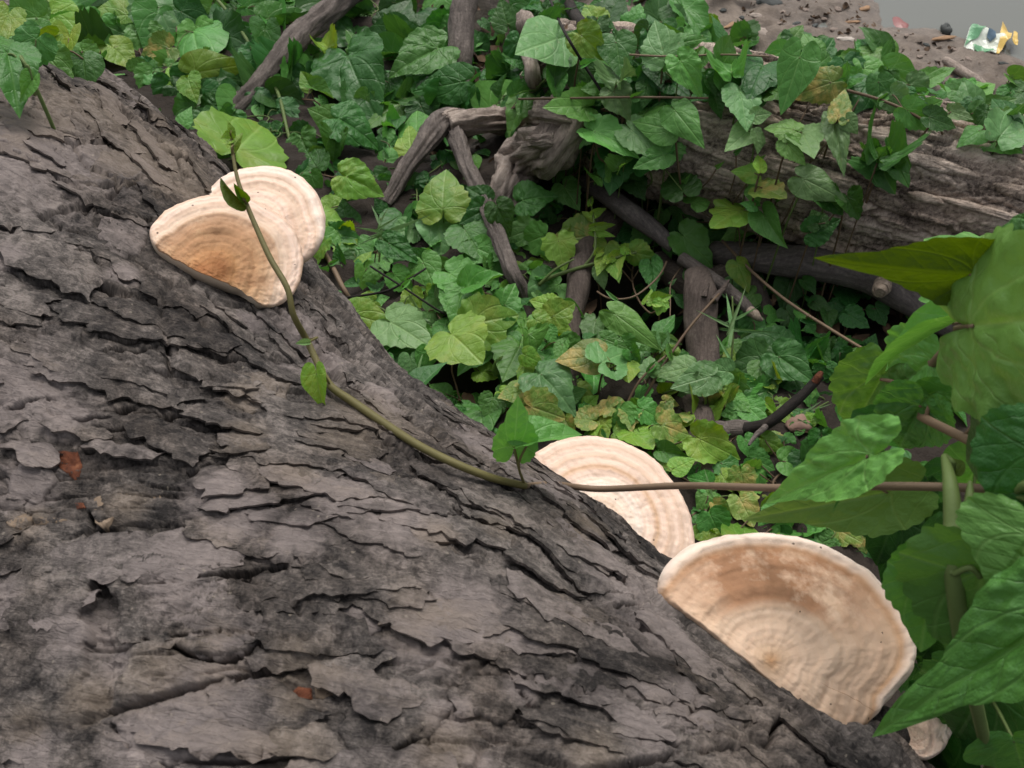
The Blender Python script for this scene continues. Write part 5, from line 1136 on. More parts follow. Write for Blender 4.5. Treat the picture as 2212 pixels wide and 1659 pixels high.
weed('tall narrow-leaved weed standing in front of the rotten stake', (1572,845,.02), (1582,640,.16), [(1580,700,1615,612,.026,.15,.19),(1575,705,1502,668,.024,.14,.14),(1584,712,1692,720,.026,.13,.12),(1578,690,1570,630,.022,.15,.18),(1586,690,1650,660,.018,.14,.14),(1574,770,1545,720,.022,.10,.10),(1576,795,1658,830,.026,.08,.05),(1574,800,1545,830,.022,.07,.04),(1578,730,1590,660,.02,.14,.16)])
weed('small grassy weed between the two lower fungi', (1530,1090,.01), (1540,1030,.05), [(1530,1085,1500,1045,.014,.03,.06),(1535,1080,1560,1035,.014,.03,.06),(1530,1085,1575,1095,.014,.03,.03),(1535,1060,1520,1010,.012,.05,.07),(1640,1040,1625,985,.014,.04,.07),(1560,1090,1520,1120,.014,.03,.03)])
weed('small grassy weed beside the bare flank of the log', (905,800,.01), (915,760,.05), [(900,800,885,770,.014,.03,.06),(905,800,935,765,.014,.03,.06),(905,810,935,835,.014,.03,.03),(903,800,915,752,.014,.05,.07)])
weed('slim pale weed sprouting beside the charred twig', (1720,905,.01), (1790,868,.05), [(1725,900,1775,865,.018,.04,.07),(1745,890,1800,870,.012,.04,.06),(1735,898,1700,870,.012,.04,.05)], 'p')
herb = Vine('pale green herb with a forked juicy stem and tiny leaves at the hollow', name='pale_herb', cat='herb', stemmat=M_STEMG, stem_r=.0012)
hp_ = [lift_pt(1148,645,.01), lift_pt(1170,610,.05), lift_pt(1230,585,.08), lift_pt(1300,565,.10), lift_pt(1375,545,.12)]
herb.paths.append((hp_, [.0045, .004, .0032, .0022])); herb.paths.append(([lift_pt(1165,615,.05), lift_pt(1200,582,.09), lift_pt(1240,560,.11)], [.003, .0018]))
herb.paths.append(([lift_pt(1262,575,.09), lift_pt(1285,540,.12), lift_pt(1283,480,.15), lift_pt(1275,430,.17)], [.0028, .0022, .0014]))
for (bx, by, tx, ty, w, l) in [(1275,440,1278,418,.012,.17),(1282,462,1312,450,.018,.16),(1278,470,1250,455,.016,.15),(1286,490,1335,485,.016,.15),(1284,500,1330,508,.018,.14),(1300,560,1290,595,.026,.11),(1340,552,1330,600,.024,.11),(1370,545,1420,560,.05,.12),(1350,545,1345,525,.016,.12),(1365,542,1390,535,.02,.12),(1310,562,1320,540,.014,.12),(1290,548,1310,530,.016,.12),(1320,555,1345,540,.02,.12)]:
    leaf_bt(herb, lift_pt(bx, by, l), lift_pt(tx, ty, l - .01), w, LEAF['heart'][rng.randrange(6)], 'l', rng.uniform(-.6, .6))
# ---------------------------------------------------------------- heart-leaved creepers over the ground and the rotting log
SEEDS = [
 (40,90,'light green creeper trailing over the soil on the log\'s upper end'), (180,110,'creeper with a small folded leaf dangling over the soil-covered end of the log'),
 (300,60,'yellow-green creeper crowding the upper end of the log'), (430,165,'creeper with a long pale pointed leaf above the fungi'),
 (380,50,'creeper with one big blue-green leaf at the log\'s upper end'), (540,100,'dark creeper climbing past the bark-covered branch'), (530,290,'creeper with a large pale heart leaf just behind the fungi'),
 (640,40,'dark leafy creeper hanging behind the bark-covered branch'), (690,180,'creeper with curly fresh green shoots at the foot of the bark-covered branch'), (780,60,'dense dark creeper between the bark-covered branch and the upright pole'),
 (770,170,'creeper with a big dark pointed leaf between branch and pole'), (920,150,'glossy dark creeper at the foot of the upright pole'), (750,280,'creeper with puckered leaves beside the forked branch'), (885,300,'pale creeper under the forked branch'),
 (780,400,'creeper with a pale crinkled leaf next to the cream fungus'), (957,420,'creeper with an upright bright toothed heart leaf'), (1050,450,'dark puckered creeper in front of the gnarled root'), (1155,425,'creeper with a round puckered leaf against the gnarled root'),
 (700,520,'creeper growing out from under the cream fungus'), (860,570,'creeper tangled round the narrow-leaved weed'), (1020,520,'creeper spreading below the upright toothed leaf'), (820,690,'creeper with yellow-green and dark leaves along the log\'s flank'),
 (1000,640,'light green creeper at the tip of the forked branch'), (1010,760,'creeper with a lobed pale leaf over a dark hollow'), (1190,680,'creeper sprouting beside the rotten plank'), (1180,780,'creeper with small leafy rosettes near the rotten plank'), (1200,870,'spotted yellow-green creeper above the pink fungus'),
 (1160,110,'creeper shading the short weathered stump'), (1290,90,'creeper with a bright rounded leaf above the rotting log'), (1400,60,'dark creeper hanging over the mud beside the rotting log'), (1500,100,'creeper whose tips reach the mud splinter'), (1336,180,'creeper matted over the rotting log\'s broken end'),
 (1230,250,'creeper lying across the gnarled root'), (1430,270,'creeper with two large folded leaves on the rotting log'), (1320,320,'pale broad creeper where gnarled root meets rotting log'), (1230,370,'creeper with a tall puckered leaf against the gnarled root'), (1390,350,'creeper draped down the side of the rotting log'),
 (1580,160,'creeper tangled on the crest of the rotting log'), (1713,170,'creeper with a very large pointed heart leaf hanging on the rotting log'), (1620,290,'creeper of small paired leaves on the rotting log\'s bark'), (1720,310,'creeper with overlapping rounded leaves on the rotting log\'s bark'), (1820,260,'creeper with a ragged yellow-edged leaf hanging on the bark'),
 (1860,120,'creeper with flat leaves spreading from the log to the mud'), (1960,180,'thick green creeper along the muddy side of the rotting log'), (2080,220,'creeper with angular leaves beside the mud-caked branch'), (2170,250,'creeper at the log\'s edge below the wrapper'), (1900,345,'dark curly creeper rosette sitting on bare bark'),
 (1650,400,'creeper with a yellowing leaf low on the rotting log'), (1770,410,'creeper with a broad pale leaf above the curved bough'), (1790,490,'creeper resting on the curved bough'), (1560,460,'creeper with a bright angular leaf between the rotting log and broken branch'), (1540,540,'creeper over the splintered tip of the broken branch'),
 (1250,520,'creeper under the pale herb'), (1400,600,'creeper curling over the dark hollow'), (1366,705,'creeper with a long oval leaf over the dark hollow'), (1290,770,'creeper with a holed leaf beside a yellow-green one'), (1430,760,'creeper of small leaves on a red stem by the stake'), (1500,810,'pale insect-eaten creeper at the foot of the rotten stake'),
 (1670,770,'shaded dark creeper behind the charred twig'), (1750,640,'sparse creeper in the shade under the curved bough'), (1310,890,'yellowed creeper on the ground above the pink fungus'), (1430,910,'bright creeper with yellow leaf edges above the pink fungus'), (1560,870,'creeper with shrivelled yellow leaves beside the pale branch'), (1640,890,'creeper surrounding the charred twig'),
 (1560,980,'creeper with broad leaves over the pale branch'), (1480,1000,'creeper with a bright small leaf against the pink fungus'), (1590,1060,'yellow-flecked creeper between the two lower fungi'), (1540,1130,'dark-leaved creeper wedged between the two lower fungi'), (1690,1000,'creeper hidden under the long leaf of the climbing vine'), (1830,1170,'yellow leaves of a creeper behind the biggest fungus'),
]
SV = [Vine(l, (x, y), stemmat=(M_STEM if i % 3 else M_STEMG), group='heart-leaved creepers over the ground') for i, (x, y, l) in enumerate(SEEDS)]
SXY = np.array([(x, y) for x, y, _ in SEEDS], float)
def vine_at(px, py): return SV[int(np.argmin(np.hypot(SXY[:, 0] - px, SXY[:, 1] - py)))]
HAND = [
 (322,182,85,250,'m','heart',.04,1), (362,215,90,280,'d','heart',.04,1), (405,250,90,230,'m','heart',.04,1), (440,285,85,300,'d','heart',.03,1), (300,158,80,200,'d','heart',.04,1), (400,205,90,320,'d','heart',.05,1), (470,320,80,250,'m','heart',.03,1), (350,170,80,30,'m','heart',.05,1), (445,240,80,210,'d','quilt',.05,1), (500,345,80,30,'d','heart',.02,1), (585,300,80,280,'d','heart',.03,1), (580,330,80,330,'m','heart',.03,1), (620,200,80,250,'d','heart',.04,1), (560,230,80,300,'d','heart',.04,1),
 (60,110,120,230,'m','heart',.07,1), (130,60,120,300,'l','heart',.08,1), (210,75,110,260,'m','quilt',.08,1), (330,60,120,250,'m','heart',.10,1), (420,95,120,280,'m','heart',.10,1), (265,120,90,320,'l','heart',.08,1), (45,40,120,180,'m','heart',.08,1), (190,130,80,300,'m','heart',.06,1), (420,40,110,330,'d','heart',.08,1), (500,180,100,300,'d','heart',.05,1), (555,150,100,260,'d','heart',.05,1), (480,220,100,280,'d','heart',.05,1), (610,260,90,300,'d','heart',.04,1), # px, py, length px, tip angle, tone, kind, lift, aspect
 (100,25,120,200,'l','heart',.06,1), (145,105,85,255,'l','fold',.10,1), (25,150,130,280,'m','quilt',.10,.8), (5,60,110,250,'l','heart',.08,.7), (95,92,90,210,'l','fold',.07,1), (182,150,85,280,'d','heart',.05,1),
 (240,35,115,190,'l','heart',.10,1), (275,75,90,150,'m','heart',.07,1), (365,55,165,300,'p','heart',.09,1), (462,150,150,4,'l','heart',.12,.75), (412,190,62,290,'l','heart',.12,.9), (370,160,50,120,'l','heart',.1,1), (340,112,90,200,'y','heart',.09,1), (300,20,90,90,'m','heart',.05,1), (180,20,90,30,'m','heart',.06,1), (60,190,80,240,'m','fold',.08,1), (310,150,70,10,'m','heart',.05,1),(230,105,60,330,'m','heart',.05,1),
 (490,110,120,320,'d','heart',.06,1), (570,95,105,260,'d','fold',.10,1), (470,50,120,120,'d','heart',.05,1), (612,35,120,10,'m','heart',.08,.7), (540,290,150,55,'l','heart',.12,1.05), (430,235,95,240,'p','heart',.04,1), (450,275,90,300,'d','heart',.03,1), (400,20,90,80,'m','heart',.04,1), (530,30,100,60,'d','heart',.04,1),
 (765,45,120,100,'d','quilt',.08,1), (860,30,110,70,'d','quilt',.10,1), (905,122,165,205,'g','quilt',.14,.8), (955,185,150,190,'g','heart',.12,.7), (768,165,165,295,'g','quilt',.12,.9), (698,88,60,130,'l','curl',.14,1), (662,172,58,120,'l','fold',.10,1), (692,198,70,330,'m','fold',.10,1), (830,75,120,180,'d','heart',.06,1), (690,30,110,200,'d','heart',.05,1), (880,55,90,140,'d','heart',.05,1), (1010,230,90,300,'d','heart',.05,1), (830,200,90,250,'d','heart',.04,1), (740,110,90,80,'d','heart',.04,1), (1090,30,80,110,'d','heart',.05,1), (1085,190,70,70,'d','fold',.08,1),
 (702,252,90,150,'m','heart',.12,1), (765,270,130,335,'g','quilt',.13,1), (722,312,70,260,'g','curl',.10,1), (885,302,85,100,'l','lobe',.06,1), (640,300,80,200,'d','heart',.03,1), (665,370,70,80,'d','heart',.03,1), (680,400,70,290,'m','heart',.04,1), (890,380,50,60,'l','heart',.03,1), (900,265,60,90,'m','heart',.05,1),(830,330,60,100,'m','heart',.04,1),
 (780,395,125,340,'l','quilt',.12,1), (957,412,140,95,'l','heart',.14,.95), (1032,418,72,150,'d','quilt',.14,1), (1086,470,92,290,'g','quilt',.14,1), (1030,462,72,210,'d','quilt',.12,1), (1155,425,100,20,'g','quilt',.13,1.1), (1020,520,100,310,'m','heart',.09,1), (950,500,90,280,'p','heart',.06,1), (870,500,70,200,'p','heart',.05,1), (1050,545,80,340,'m','heart',.08,1), (1120,505,90,200,'m','lobe',.08,1),
 (712,490,125,330,'l','heart',.05,1), (690,545,80,240,'l','lobe',.06,1), (865,540,110,330,'g','quilt',.12,.7), (800,590,55,210,'m','heart',.08,1), (730,440,80,30,'l','heart',.04,1), (925,590,95,300,'m','heart',.08,1), (870,610,80,320,'m','heart',.06,1), (760,570,60,240,'d','heart',.02,1), (715,600,70,300,'p','heart',.02,1),
 (1000,610,120,330,'m','heart',.10,1), (1040,610,110,20,'m','fold',.12,1), (990,655,110,260,'m','quilt',.10,1), (1065,690,150,10,'l','lobe',.10,1), (1100,640,80,60,'m','heart',.09,1), (940,650,80,200,'m','heart',.06,1), (1045,660,70,180,'p','heart',.08,1),
 (800,690,130,345,'l','heart',.06,.85), (880,715,140,330,'p','heart',.08,.9), (868,760,120,20,'d','heart',.04,1), (800,650,80,30,'m','heart',.04,1), (1003,745,125,320,'l','lobe',.11,1.15), (960,700,70,80,'m','heart',.06,1), (930,720,50,260,'m','heart',.05,1),
 (1216,670,85,30,'l','lobe',.11,1), (1175,655,75,160,'l','heart',.10,1), (1175,700,70,330,'l','heart',.10,1), (1145,740,70,280,'m','curl',.10,1), (1190,725,50,300,'m','heart',.09,1), (1110,770,90,240,'m','heart',.08,1), (1150,775,60,330,'l','heart',.10,1), (1130,800,60,250,'l','fold',.08,1), (1180,760,80,350,'m','heart',.06,1), (1090,720,70,200,'m','heart',.07,1),
 (1195,830,130,320,'p','quilt',.10,1), (1180,890,120,345,'y','lobe',.08,1), (1110,850,80,200,'y','heart',.07,.9), (1060,880,70,260,'m','heart',.05,1), (1240,850,70,20,'m','heart',.05,1), (1040,910,80,280,'m','heart',.04,1),
 (1171,95,130,200,'p','heart',.14,.95), (1276,95,105,320,'l','quilt',.14,1), (1278,30,65,120,'l','heart',.12,1.2), (1320,22,120,60,'d','heart',.08,1), (1372,35,70,80,'m','heart',.10,1), (1336,120,105,280,'d','heart',.10,1), (1426,88,120,100,'p','heart',.13,1), (1456,60,105,330,'d','heart',.10,1), (1502,45,140,310,'m','heart',.12,.6), (1490,160,125,300,'m','quilt',.10,.8), (1430,130,80,200,'m','heart',.08,1), (1480,90,100,20,'m','heart',.06,.7), (1200,150,80,260,'d','fold',.10,1), (1200,185,70,280,'m','fold',.10,1), (1110,130,70,100,'d','heart',.06,1), (1130,200,70,20,'d','fold',.06,1), (1240,20,70,30,'d','heart',.06,1), (1390,80,70,250,'d','heart',.06,1), (1440,20,100,70,'d','heart',.06,1), (1540,60,60,330,'l','heart',.06,1),
 (1341,220,95,300,'p','quilt',.08,1), (1231,230,120,185,'m','heart',.12,.65), (1290,190,70,170,'m','heart',.08,1), (1345,160,70,60,'p','curl',.08,1), (1310,165,60,200,'m','heart',.06,1),
 (1416,272,115,165,'m','heart',.07,.75), (1478,262,115,310,'m','heart',.09,.75), (1321,298,150,335,'h','heart',.10,.65), (1390,305,130,315,'p','heart',.08,.7), (1218,350,130,250,'h','quilt',.12,.8), (1326,368,110,260,'d','heart',.08,1), (1291,372,60,120,'m','curl',.11,1), (1408,345,100,205,'m','heart',.10,.7), (1231,422,80,310,'m','heart',.12,.9), (1265,300,60,220,'m','heart',.1,1), (1345,350,60,60,'m','curl',.11,1), (1375,400,60,300,'d','heart',.05,1),
 (1578,132,85,100,'m','curl',.08,1), (1640,160,90,240,'d','heart',.06,1), (1713,170,172,258,'m','heart',.10,.60), (1750,95,75,120,'m','heart',.08,1), (1715,78,70,60,'m','heart',.06,1), (1570,180,80,290,'d','heart',.04,1), (1550,230,60,280,'d','fold',.03,1), (1670,120,80,200,'m','heart',.05,.8), (1680,200,50,340,'m','heart',.05,1),
 (1606,228,105,285,'p','heart',.06,.75), (1645,248,52,10,'p','heart',.05,1), (1598,298,88,215,'p','heart',.06,.8), (1638,306,55,280,'p','heart',.06,.9), (1690,275,90,170,'h','heart',.06,1), (1742,305,85,300,'p','heart',.06,.8), (1714,328,85,310,'h','heart',.07,.7), (1762,190,130,200,'y','heart',.06,.8), (1818,225,90,80,'y','heart',.07,.6), (1812,305,150,280,'p','quilt',.06,.4), (1838,270,55,310,'p','heart',.06,1), (1790,170,70,20,'m','heart',.07,1),
 (1860,115,130,185,'h','heart',.06,.6), (1888,85,110,125,'d','fold',.08,.7), (1896,152,110,350,'m','heart',.06,.7), (1950,170,125,330,'m','heart',.07,.8), (1986,200,95,320,'p','quilt',.07,1), (2020,165,95,20,'m','heart',.05,.7), (1820,130,80,170,'m','heart',.06,.8), (1900,200,90,280,'d','heart',.04,1), (1940,220,80,310,'p','heart',.05,1), (1985,255,110,320,'m','heart',.05,.7), (2030,262,85,340,'d','heart',.05,.7), (1860,200,80,230,'d','heart',.03,1), (1780,130,70,40,'m','heart',.05,1), (1790,100,60,60,'d','heart',.05,1),
 (2062,195,75,170,'p','lobe',.05,1), (2092,205,95,100,'p','fold',.06,1), (2070,245,60,350,'p','heart',.05,.7), (2120,190,70,30,'m','heart',.04,1), (2151,225,95,15,'m','heart',.04,.6), (2186,265,110,45,'p','heart',.06,.8), (2120,250,70,340,'d','heart',.03,1), (2180,205,80,200,'d','heart',.03,1), (2205,180,90,320,'m','fold',.04,1), (2100,290,60,200,'m','heart',.03,1), (2170,310,70,350,'m','heart',.02,1),
 (1880,350,75,215,'g','curl',.05,1.1), (1905,325,80,70,'g','curl',.06,1.1), (1930,350,80,330,'g','curl',.06,1.1), (1905,370,70,280,'d','curl',.05,1.1), (1890,335,50,140,'m','curl',.07,1),
 (1611,370,75,170,'l','heart',.05,.8), (1640,355,45,100,'l','fold',.06,1), (1668,412,85,350,'y','lobe',.05,.9), (1630,415,50,260,'m','heart',.04,1), (1770,402,135,335,'p','heart',.08,.72), (1842,445,75,300,'g','curl',.06,1), (1800,440,60,320,'g','curl',.06,1), (1778,492,95,20,'g','quilt',.07,.9), (1762,470,60,110,'g','quilt',.06,1),
 (1513,430,58,20,'m','heart',.06,1), (1576,465,95,200,'l','lobe',.09,1), (1620,440,45,160,'m','heart',.07,1), (1666,492,110,305,'h','fold',.10,.8), (1503,535,130,320,'h','heart',.11,.75), (1583,515,105,205,'h','fold',.10,.7), (1606,592,85,305,'l','heart',.10,.8), (1545,505,60,190,'m','heart',.06,1), (1620,545,60,280,'p','heart',.08,.8), (1465,455,60,170,'m','heart',.05,1),
 (1235,515,120,190,'y','lobe',.08,1), (1150,520,85,200,'m','lobe',.08,1), (1211,545,95,280,'l','lobe',.09,1), (1306,545,60,250,'l','heart',.09,1), (1270,500,80,30,'l','heart',.06,1), (1408,590,85,280,'g','quilt',.10,.6), (1300,600,60,290,'p','heart',.08,.8), (1330,585,50,300,'l','heart',.1,.8), (1360,540,50,30,'l','heart',.1,.8),
 (1366,705,160,325,'h','heart',.13,.5), (1325,740,75,340,'m','heart',.10,.7), (1355,750,60,300,'m','heart',.09,1), (1255,772,125,190,'y','heart',.12,.95), (1326,770,92,30,'p','hole',.12,1), (1210,760,60,250,'m','heart',.1,.7), (1370,770,50,300,'m','curl',.10,1), (1401,790,58,90,'p','heart',.10,1.1), (1355,800,50,280,'l','fold',.1,1), (1400,745,50,200,'m','heart',.08,1),
 (1420,730,50,130,'m','heart',.10,.9), (1400,640,40,70,'l','fold',.12,1), (1430,645,50,20,'l','fold',.12,1), (1425,665,45,250,'l','lobe',.11,1), (1440,700,65,60,'m','heart',.10,.9), (1430,740,55,250,'p','fold',.09,1), (1455,735,50,330,'p','fold',.09,1), (1456,800,105,190,'p','heart',.09,.8), (1502,822,115,195,'p','hole',.10,.9), (1550,800,75,170,'p','heart',.10,1), (1545,830,55,330,'y','lobe',.08,1), (1590,835,100,320,'h','heart',.06,.8), (1480,780,60,100,'m','heart',.06,1),
 (1656,745,120,170,'d','heart',.07,1), (1711,790,130,330,'d','quilt',.09,.9), (1620,790,120,200,'d','heart',.06,1), (1660,810,90,300,'m','heart',.06,1), (1690,740,100,10,'d','heart',.04,1), (1600,760,80,100,'d','heart',.04,1), (1640,850,70,190,'m','heart',.05,1), (1720,830,70,300,'d','heart',.05,1),
 (1745,620,55,310,'d','fold',.08,1), (1775,660,60,330,'d','heart',.05,.8), (1700,635,90,260,'d','heart',.02,1), (1710,690,70,300,'d','heart',.02,1), (1850,690,70,330,'d','heart',.05,1), (1830,640,65,290,'d','heart',.04,.8), (1820,665,65,330,'d','heart',.04,.7), (1790,690,45,280,'d','fold',.04,1), (1900,680,60,300,'d','heart',.03,1),
 (1301,880,65,180,'y','lobe',.06,1), (1341,885,65,340,'y','heart',.06,1), (1361,905,60,280,'y','lobe',.06,1), (1256,905,75,170,'y','heart',.05,1), (1230,925,60,300,'y','fold',.05,1), (1300,925,55,290,'l','heart',.05,1), (1406,893,75,330,'m','lobe',.06,1), (1456,927,95,335,'y','lobe',.08,.9), (1441,883,50,60,'y','heart',.07,1), (1386,945,80,330,'l','lobe',.06,1), (1345,935,60,200,'l','heart',.04,1), (1420,930,50,120,'m','heart',.05,1), (1270,880,50,90,'m','heart',.04,1), (1480,890,50,40,'y','heart',.05,1),
 (1546,965,140,340,'l','heart',.08,.8), (1476,1003,65,20,'l','heart',.08,.9), (1453,980,80,340,'m','fold',.06,1), (1496,842,80,200,'p','heart',.05,1), (1531,865,50,290,'y','curl',.06,1), (1571,860,55,300,'y','curl',.07,1), (1600,870,60,330,'m','heart',.06,1), (1631,893,80,310,'m','heart',.05,1), (1660,868,60,20,'m','heart',.04,1), (1690,890,70,330,'l','heart',.04,1), (1580,890,60,200,'m','lobe',.05,1), (1610,840,60,300,'m','heart',.05,1),
 (1646,1000,75,330,'m','heart',.05,1), (1511,1037,65,170,'m','heart',.05,.9), (1566,1037,55,300,'l','heart',.05,1), (1605,1045,85,280,'y','lobe',.06,1), (1611,1102,90,300,'y','lobe',.05,1), (1546,1137,85,290,'m','heart',.05,1), (1521,1085,65,240,'m','heart',.04,1), (1580,1010,80,340,'m','lobe',.05,1), (1620,970,75,300,'m','heart',.05,1), (1670,960,75,330,'l','heart',.05,.8), (1740,910,90,10,'l','heart',.04,.8), (1700,965,60,300,'m','heart',.03,1), (1560,1090,70,340,'m','heart',.03,1), (1500,1130,60,290,'m','heart',.02,1), (1590,1130,70,340,'m','heart',.02,1), (1830,1155,80,330,'y','lobe',.05,1), (1860,1170,60,300,'y','heart',.04,1), (1770,1130,70,340,'y','heart',.03,1), (1690,1110,70,330,'m','heart',.03,1), (1740,1050,70,300,'m','heart',.03,1),
]
for (a, b, l, an, tn, kd, lf, asp) in HAND:
    leaf_c(vine_at(a, b), a, b, l * 0.90, an + rng.uniform(-6, 6), tn, kd, lf, asp, nz=0.24)

# filling leaves, lower down, kept off the bare bark, the hollow and the open mud
def inpoly(x, y, P):
    c = False; j = len(P) - 1
    for i in range(len(P)):
        if (P[i][1] > y) != (P[j][1] > y) and x < (P[j][0] - P[i][0]) * (y - P[i][1]) / (P[j][1] - P[i][1]) + P[i][0]: c = not c
        j = i
    return c
VEG = [(0,-20),(1520,-20),(1560,90),(1720,90),(1900,110),(2000,180),(2230,200),(2230,290),(1960,235),(1840,200),(1500,210),(1480,420),(1700,560),(1980,760),(1900,1200),(1540,1180),(1480,1060),(1400,950),(1150,930),(1050,940),(880,800),(735,600),(705,560),(702,430),(640,345),(500,325),(300,175),(200,150),(0,170)]
BARE = [[(1480,200),(2230,300),(2230,600),(1480,430)], [(830,440),(950,240),(1260,230),(1230,440),(1060,470),(1000,300),(880,420)], [(1260,560),(1500,560),(1480,760),(1340,680),(1250,720)], [(1480,600),(1570,620),(1560,870),(1490,850)], [(1600,560),(2000,660),(1990,780),(1620,720)], [(590,150),(660,60),(740,-20),(800,-20),(640,150)], [(960,-20),(1120,-20),(1100,120),(960,140)], [(1040,780),(1080,900),(900,820),(960,770)]]
nf = 0
while nf < 620:
    x, y = rng.uniform(0, 2212), rng.uniform(-10, 1190)
    if not inpoly(x, y, VEG) or any(inpoly(x, y, B) for B in BARE): continue
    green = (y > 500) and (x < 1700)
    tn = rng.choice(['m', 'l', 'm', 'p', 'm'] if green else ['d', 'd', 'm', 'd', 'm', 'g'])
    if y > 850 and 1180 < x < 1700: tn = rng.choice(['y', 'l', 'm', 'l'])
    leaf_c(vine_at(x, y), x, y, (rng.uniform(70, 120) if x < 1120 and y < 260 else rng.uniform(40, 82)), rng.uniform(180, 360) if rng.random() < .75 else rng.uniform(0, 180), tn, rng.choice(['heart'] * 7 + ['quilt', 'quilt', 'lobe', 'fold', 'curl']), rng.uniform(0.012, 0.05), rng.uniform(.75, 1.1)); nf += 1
# loose runners seen crossing the gaps
def runner(label, pts, r, mat, leaves=()):
    v = Vine(label, name='bare_runner', cat='vine stem', stemmat=mat, stem_r=r * .7); v.paths.append(([lift_pt(*p) for p in pts], [r, r * .9]))
    for (bx, by, tx, ty, w, l, tn) in leaves: leaf_bt(v, lift_pt(bx, by, l), lift_pt(tx, ty, l), w, LEAF['fold'][rng.randrange(4)], tn, rng.uniform(-.4, .4))
    return v
runner('straight tan runner strung from the bough down to the broad-leaved vine', [(1560,520,.10),(1626,588,.11),(1700,650,.14),(1800,715,.17),(1900,775,.22)], .0028, M_STEMB, [(1740,690,1780,698,.016,.14,'d')])
runner('reddish runner rising past the rotten stake', [(1380,880,.03),(1420,810,.07),(1480,720,.11),(1530,660,.13),(1568,620,.13)], .0026, M_STEM, [(1450,770,1440,735,.018,.10,'m')])
runner('reddish twig-like runner leaning over the pink fungus', [(1330,940,.02),(1365,850,.07),(1402,800,.10),(1450,760,.10)], .0022, M_STEM, [(1402,800,1425,775,.018,.10,'m')])
runner('thin tan runner stretched along the crest of the rotting log', [(1360,118,.10),(1450,122,.11),(1560,118,.10),(1660,122,.09)], .0018, M_STEMB, [(1500,121,1520,100,.02,.10,'m')])
runner('dark runner climbing from the stump across the creepers', [(1185,-10,.22),(1215,60,.18),(1262,140,.13),(1300,200,.09),(1330,260,.06)], .0028, M_BLACK, [(1262,140,1290,130,.02,.14,'m')])
runner('thin brown runner lying across the rotting log', [(1120,214,.12),(1250,212,.11),(1370,210,.09),(1530,212,.06)], .0022, M_STEM, [(1370,210,1395,196,.02,.09,'m')])
runner('brown runner laid along the rotting log\'s upper edge', [(1830,195,.05),(1900,215,.06),(1960,240,.06),(2010,270,.04)], .0026, M_STEM, [(1900,215,1925,200,.02,.06,'m')])
runner('reddish runner hanging down the rotting log\'s flank', [(1455,240,.06),(1462,330,.05),(1470,400,.05),(1476,450,.04)], .0022, M_STEM, [(1470,400,1490,380,.016,.05,'m')])
runner('jointed green cane rising among dark leaves near the fungi', [(470,0,.14),(510,50,.12),(560,130,.10),(600,200,.08),(620,280,.05),(632,320,.03)], .0042, M_STEMG, [(560,130,590,120,.02,.10,'m')])
runner('jointed tan cane slanting beside the ochre fungus', [(690,530,.04),(715,570,.05),(740,620,.05),(755,645,.03)], .0050, M_STEMB, [(715,570,735,560,.016,.06,'m')])
runner('dark thin runner forking below the narrow-leaved weed', [(730,645,.05),(830,630,.08),(880,605,.10),(920,580,.10)], .0022, M_BLACK, [(880,605,900,590,.016,.10,'m')])
runner('dark runner crossing the light green creeper', [(800,575,.12),(870,620,.12),(930,660,.10),(980,690,.06)], .0020, M_BLACK, [(870,620,890,600,.016,.12,'m')])
runner('thin looping runner over the dark hollow', [(1290,630,.05),(1320,645,.08),(1370,640,.10),(1420,600,.11),(1440,565,.10)], .0018, M_STEMB, [(1330,645,1305,625,.012,.09,'p')])
runner('pale thread-like runner hanging below the splintered branch', [(1478,570,.06),(1450,610,.09),(1448,660,.09),(1446,740,.06)], .0012, M_STEMB, [(1450,610,1462,600,.010,.09,'p')])
for i, (a, b, c_, d_) in enumerate([(1550,360,1500,420),(1750,215,1700,300),(1680,430,1600,560),(1640,345,1560,470),(1790,300,1730,370),(1720,420,1650,540),(1590,330,1575,420)]):
    v = Vine('thin reddish stem hanging down the bark of the rotting log', name='bare_runner', cat='vine stem', stemmat=M_STEM, stem_r=.001, group='stems hanging on the rotting log')
    v.paths.append(([lift_pt(a, b, .02), lift_pt((a + c_) / 2 + 6, (b + d_) / 2, .03), lift_pt(c_, d_, .02)], [.0014, .0012]))
    leaf_bt(v, lift_pt(a, b, .022), lift_pt(a + 14, b - 10, .025), .010, LEAF['fold'][0], 'm')
build_vines()

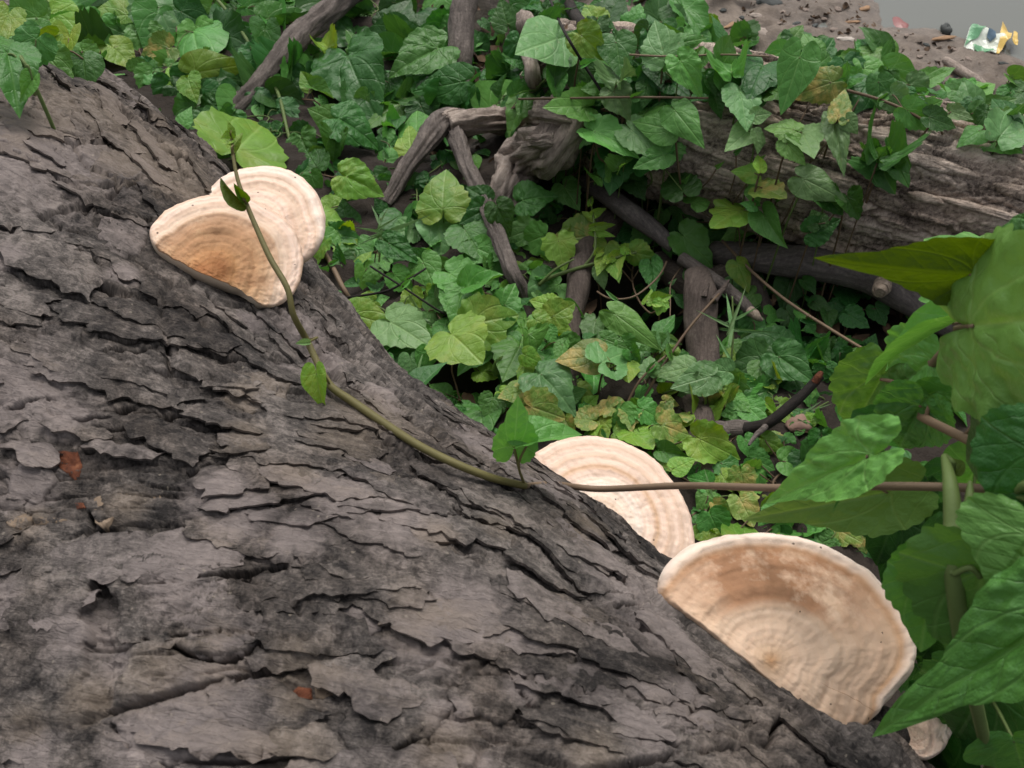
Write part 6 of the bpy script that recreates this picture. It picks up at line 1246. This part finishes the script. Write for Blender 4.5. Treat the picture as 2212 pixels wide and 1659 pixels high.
# ---------------------------------------------------------------- what nobody could count: shaded undergrowth and leaf litter on the soil
def scatter(name, label, cat, n, mats, kinds, size, hmin, hmax, area, seed, spread, beyond=0):
    """n leaves over an area of the picture's ground, and `beyond` more over the ground that stays out of the frame or behind the logs"""
    r = random.Random(seed); Vs, Fs, UVs, MI = [], [], [], []; o = 0
    base = [leaf_geo(**k) for k in kinds]; mats = mats if isinstance(mats, list) else [mats]
    while n or beyond:
        if n:
            x, y = r.uniform(0, 2212), r.uniform(-40, 1300)
            if not inpoly(x, y, area) or any(inpoly(x, y, B_) for B_ in (BARE[2], BARE[3], BARE[6], BARE[7])) and r.random() < 0.85: continue
            p = at_t(x, y, hit(x, y)); w2_ = p - P0
            if np.hypot(w2_ @ NX2, w2_ @ ZX2) < log2_R(w2_ @ AX2) + 0.012 and x > 1480: continue
            if np.hypot(p @ NX - UC, p[2] - ZC) < log_R(p @ AX) + 0.01: continue
            n -= 1; hh = r.uniform(hmin, hmax)
        else:
            gx_, gy_ = r.uniform(-1.3, 2.3), r.uniform(0.0, 2.7)
            if shore(np.array([gx_]), np.array([gy_]))[0] > -0.28: continue
            p = np.array([gx_, gy_, float(ground_z(gx_, gy_))]); w2_ = p - P0
            if gx_ + gy_ < 0.75 or np.hypot(p @ NX - UC, p[2] - ZC) < log_R(p @ AX) - 0.04 or np.hypot(w2_ @ NX2, w2_ @ ZX2) < log2_R(w2_ @ AX2) and 0 < w2_ @ AX2 < 2: continue
            ux, uy = project(p + np.array([0, 0, .04]))
            if -30 < ux < 2240 and -30 < uy < 1690 and hit(ux, uy) > depth(p) - 0.10: continue
            beyond -= 1; hh = r.uniform(hmin, hmax + 0.05)
        p = p + np.array([0, 0, hh])
        V, F, UV = base[r.randrange(len(base))]; sz = r.uniform(*size) * (1.5 if not n else 1.0)
        R3 = np.array((Matrix.Rotation(r.uniform(0, 6.28), 3, 'Z') @ Matrix.Rotation(r.gauss(0, spread), 3, 'X') @ Matrix.Rotation(r.gauss(0, spread), 3, 'Y')))
        Vs.append((V * sz) @ R3.T + p); Fs += [tuple(i + o for i in f) for f in F]; UVs.append(UV); o += len(V); MI += [r.randrange(len(mats))] * len(F)
    me = mesh_from(name, np.concatenate(Vs), Fs, mats[0], True, uv=np.concatenate(UVs))
    for m_ in mats[1:]: me.materials.append(m_)
    me.polygons.foreach_set('material_index', np.array(MI, dtype=np.int32))
    obj(name, me, kind='stuff', label=label, cat=cat)
AREA = [(0,-40),(1540,-40),(1600,90),(2212,260),(2212,1300),(1500,1200),(1050,960),(700,600),(350,190),(0,170)]
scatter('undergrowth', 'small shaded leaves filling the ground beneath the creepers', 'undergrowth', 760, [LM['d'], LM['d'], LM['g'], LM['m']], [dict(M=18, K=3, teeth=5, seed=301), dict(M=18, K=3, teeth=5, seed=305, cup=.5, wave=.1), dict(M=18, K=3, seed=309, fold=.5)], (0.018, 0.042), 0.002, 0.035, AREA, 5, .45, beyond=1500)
m = NT('dead_leaf'); co = m.new('ShaderNodeTexCoord').outputs['Object']; M_DEAD = m.done(m.ramp(m.noise(co, 25, 3), [(0.3, (0.03, 0.02, 0.014)), (0.55, (0.09, 0.055, 0.033)), (0.75, (0.19, 0.125, 0.075))]), 0.8, 0.2)
scatter('leaf_litter', 'brown dead leaf litter covering the soil between the logs', 'leaf litter', 900, M_DEAD, [dict(M=14, K=3, teeth=3, seed=321, cup=1.2, wave=.15), dict(M=14, K=3, seed=325, narrow=.5, cup=.8), dict(M=14, K=3, seed=329, fold=.7, narrow=.6)], (0.015, 0.045), 0.001, 0.008, AREA, 6, .25, beyond=500)

scatter('bank_debris', 'bits of bark and dead leaf strewn over the mud bank', 'debris', 420, M_DEAD, [dict(M=10, K=2, teeth=3, seed=341, cup=1.2), dict(M=10, K=2, seed=345, narrow=.35, cup=.8)], (0.005, 0.017), 0.001, 0.004, [(1500,-40),(1860,-40),(1890,60),(2060,90),(2212,165),(2212,260),(1950,150),(1700,110),(1540,100)], 8, .3)
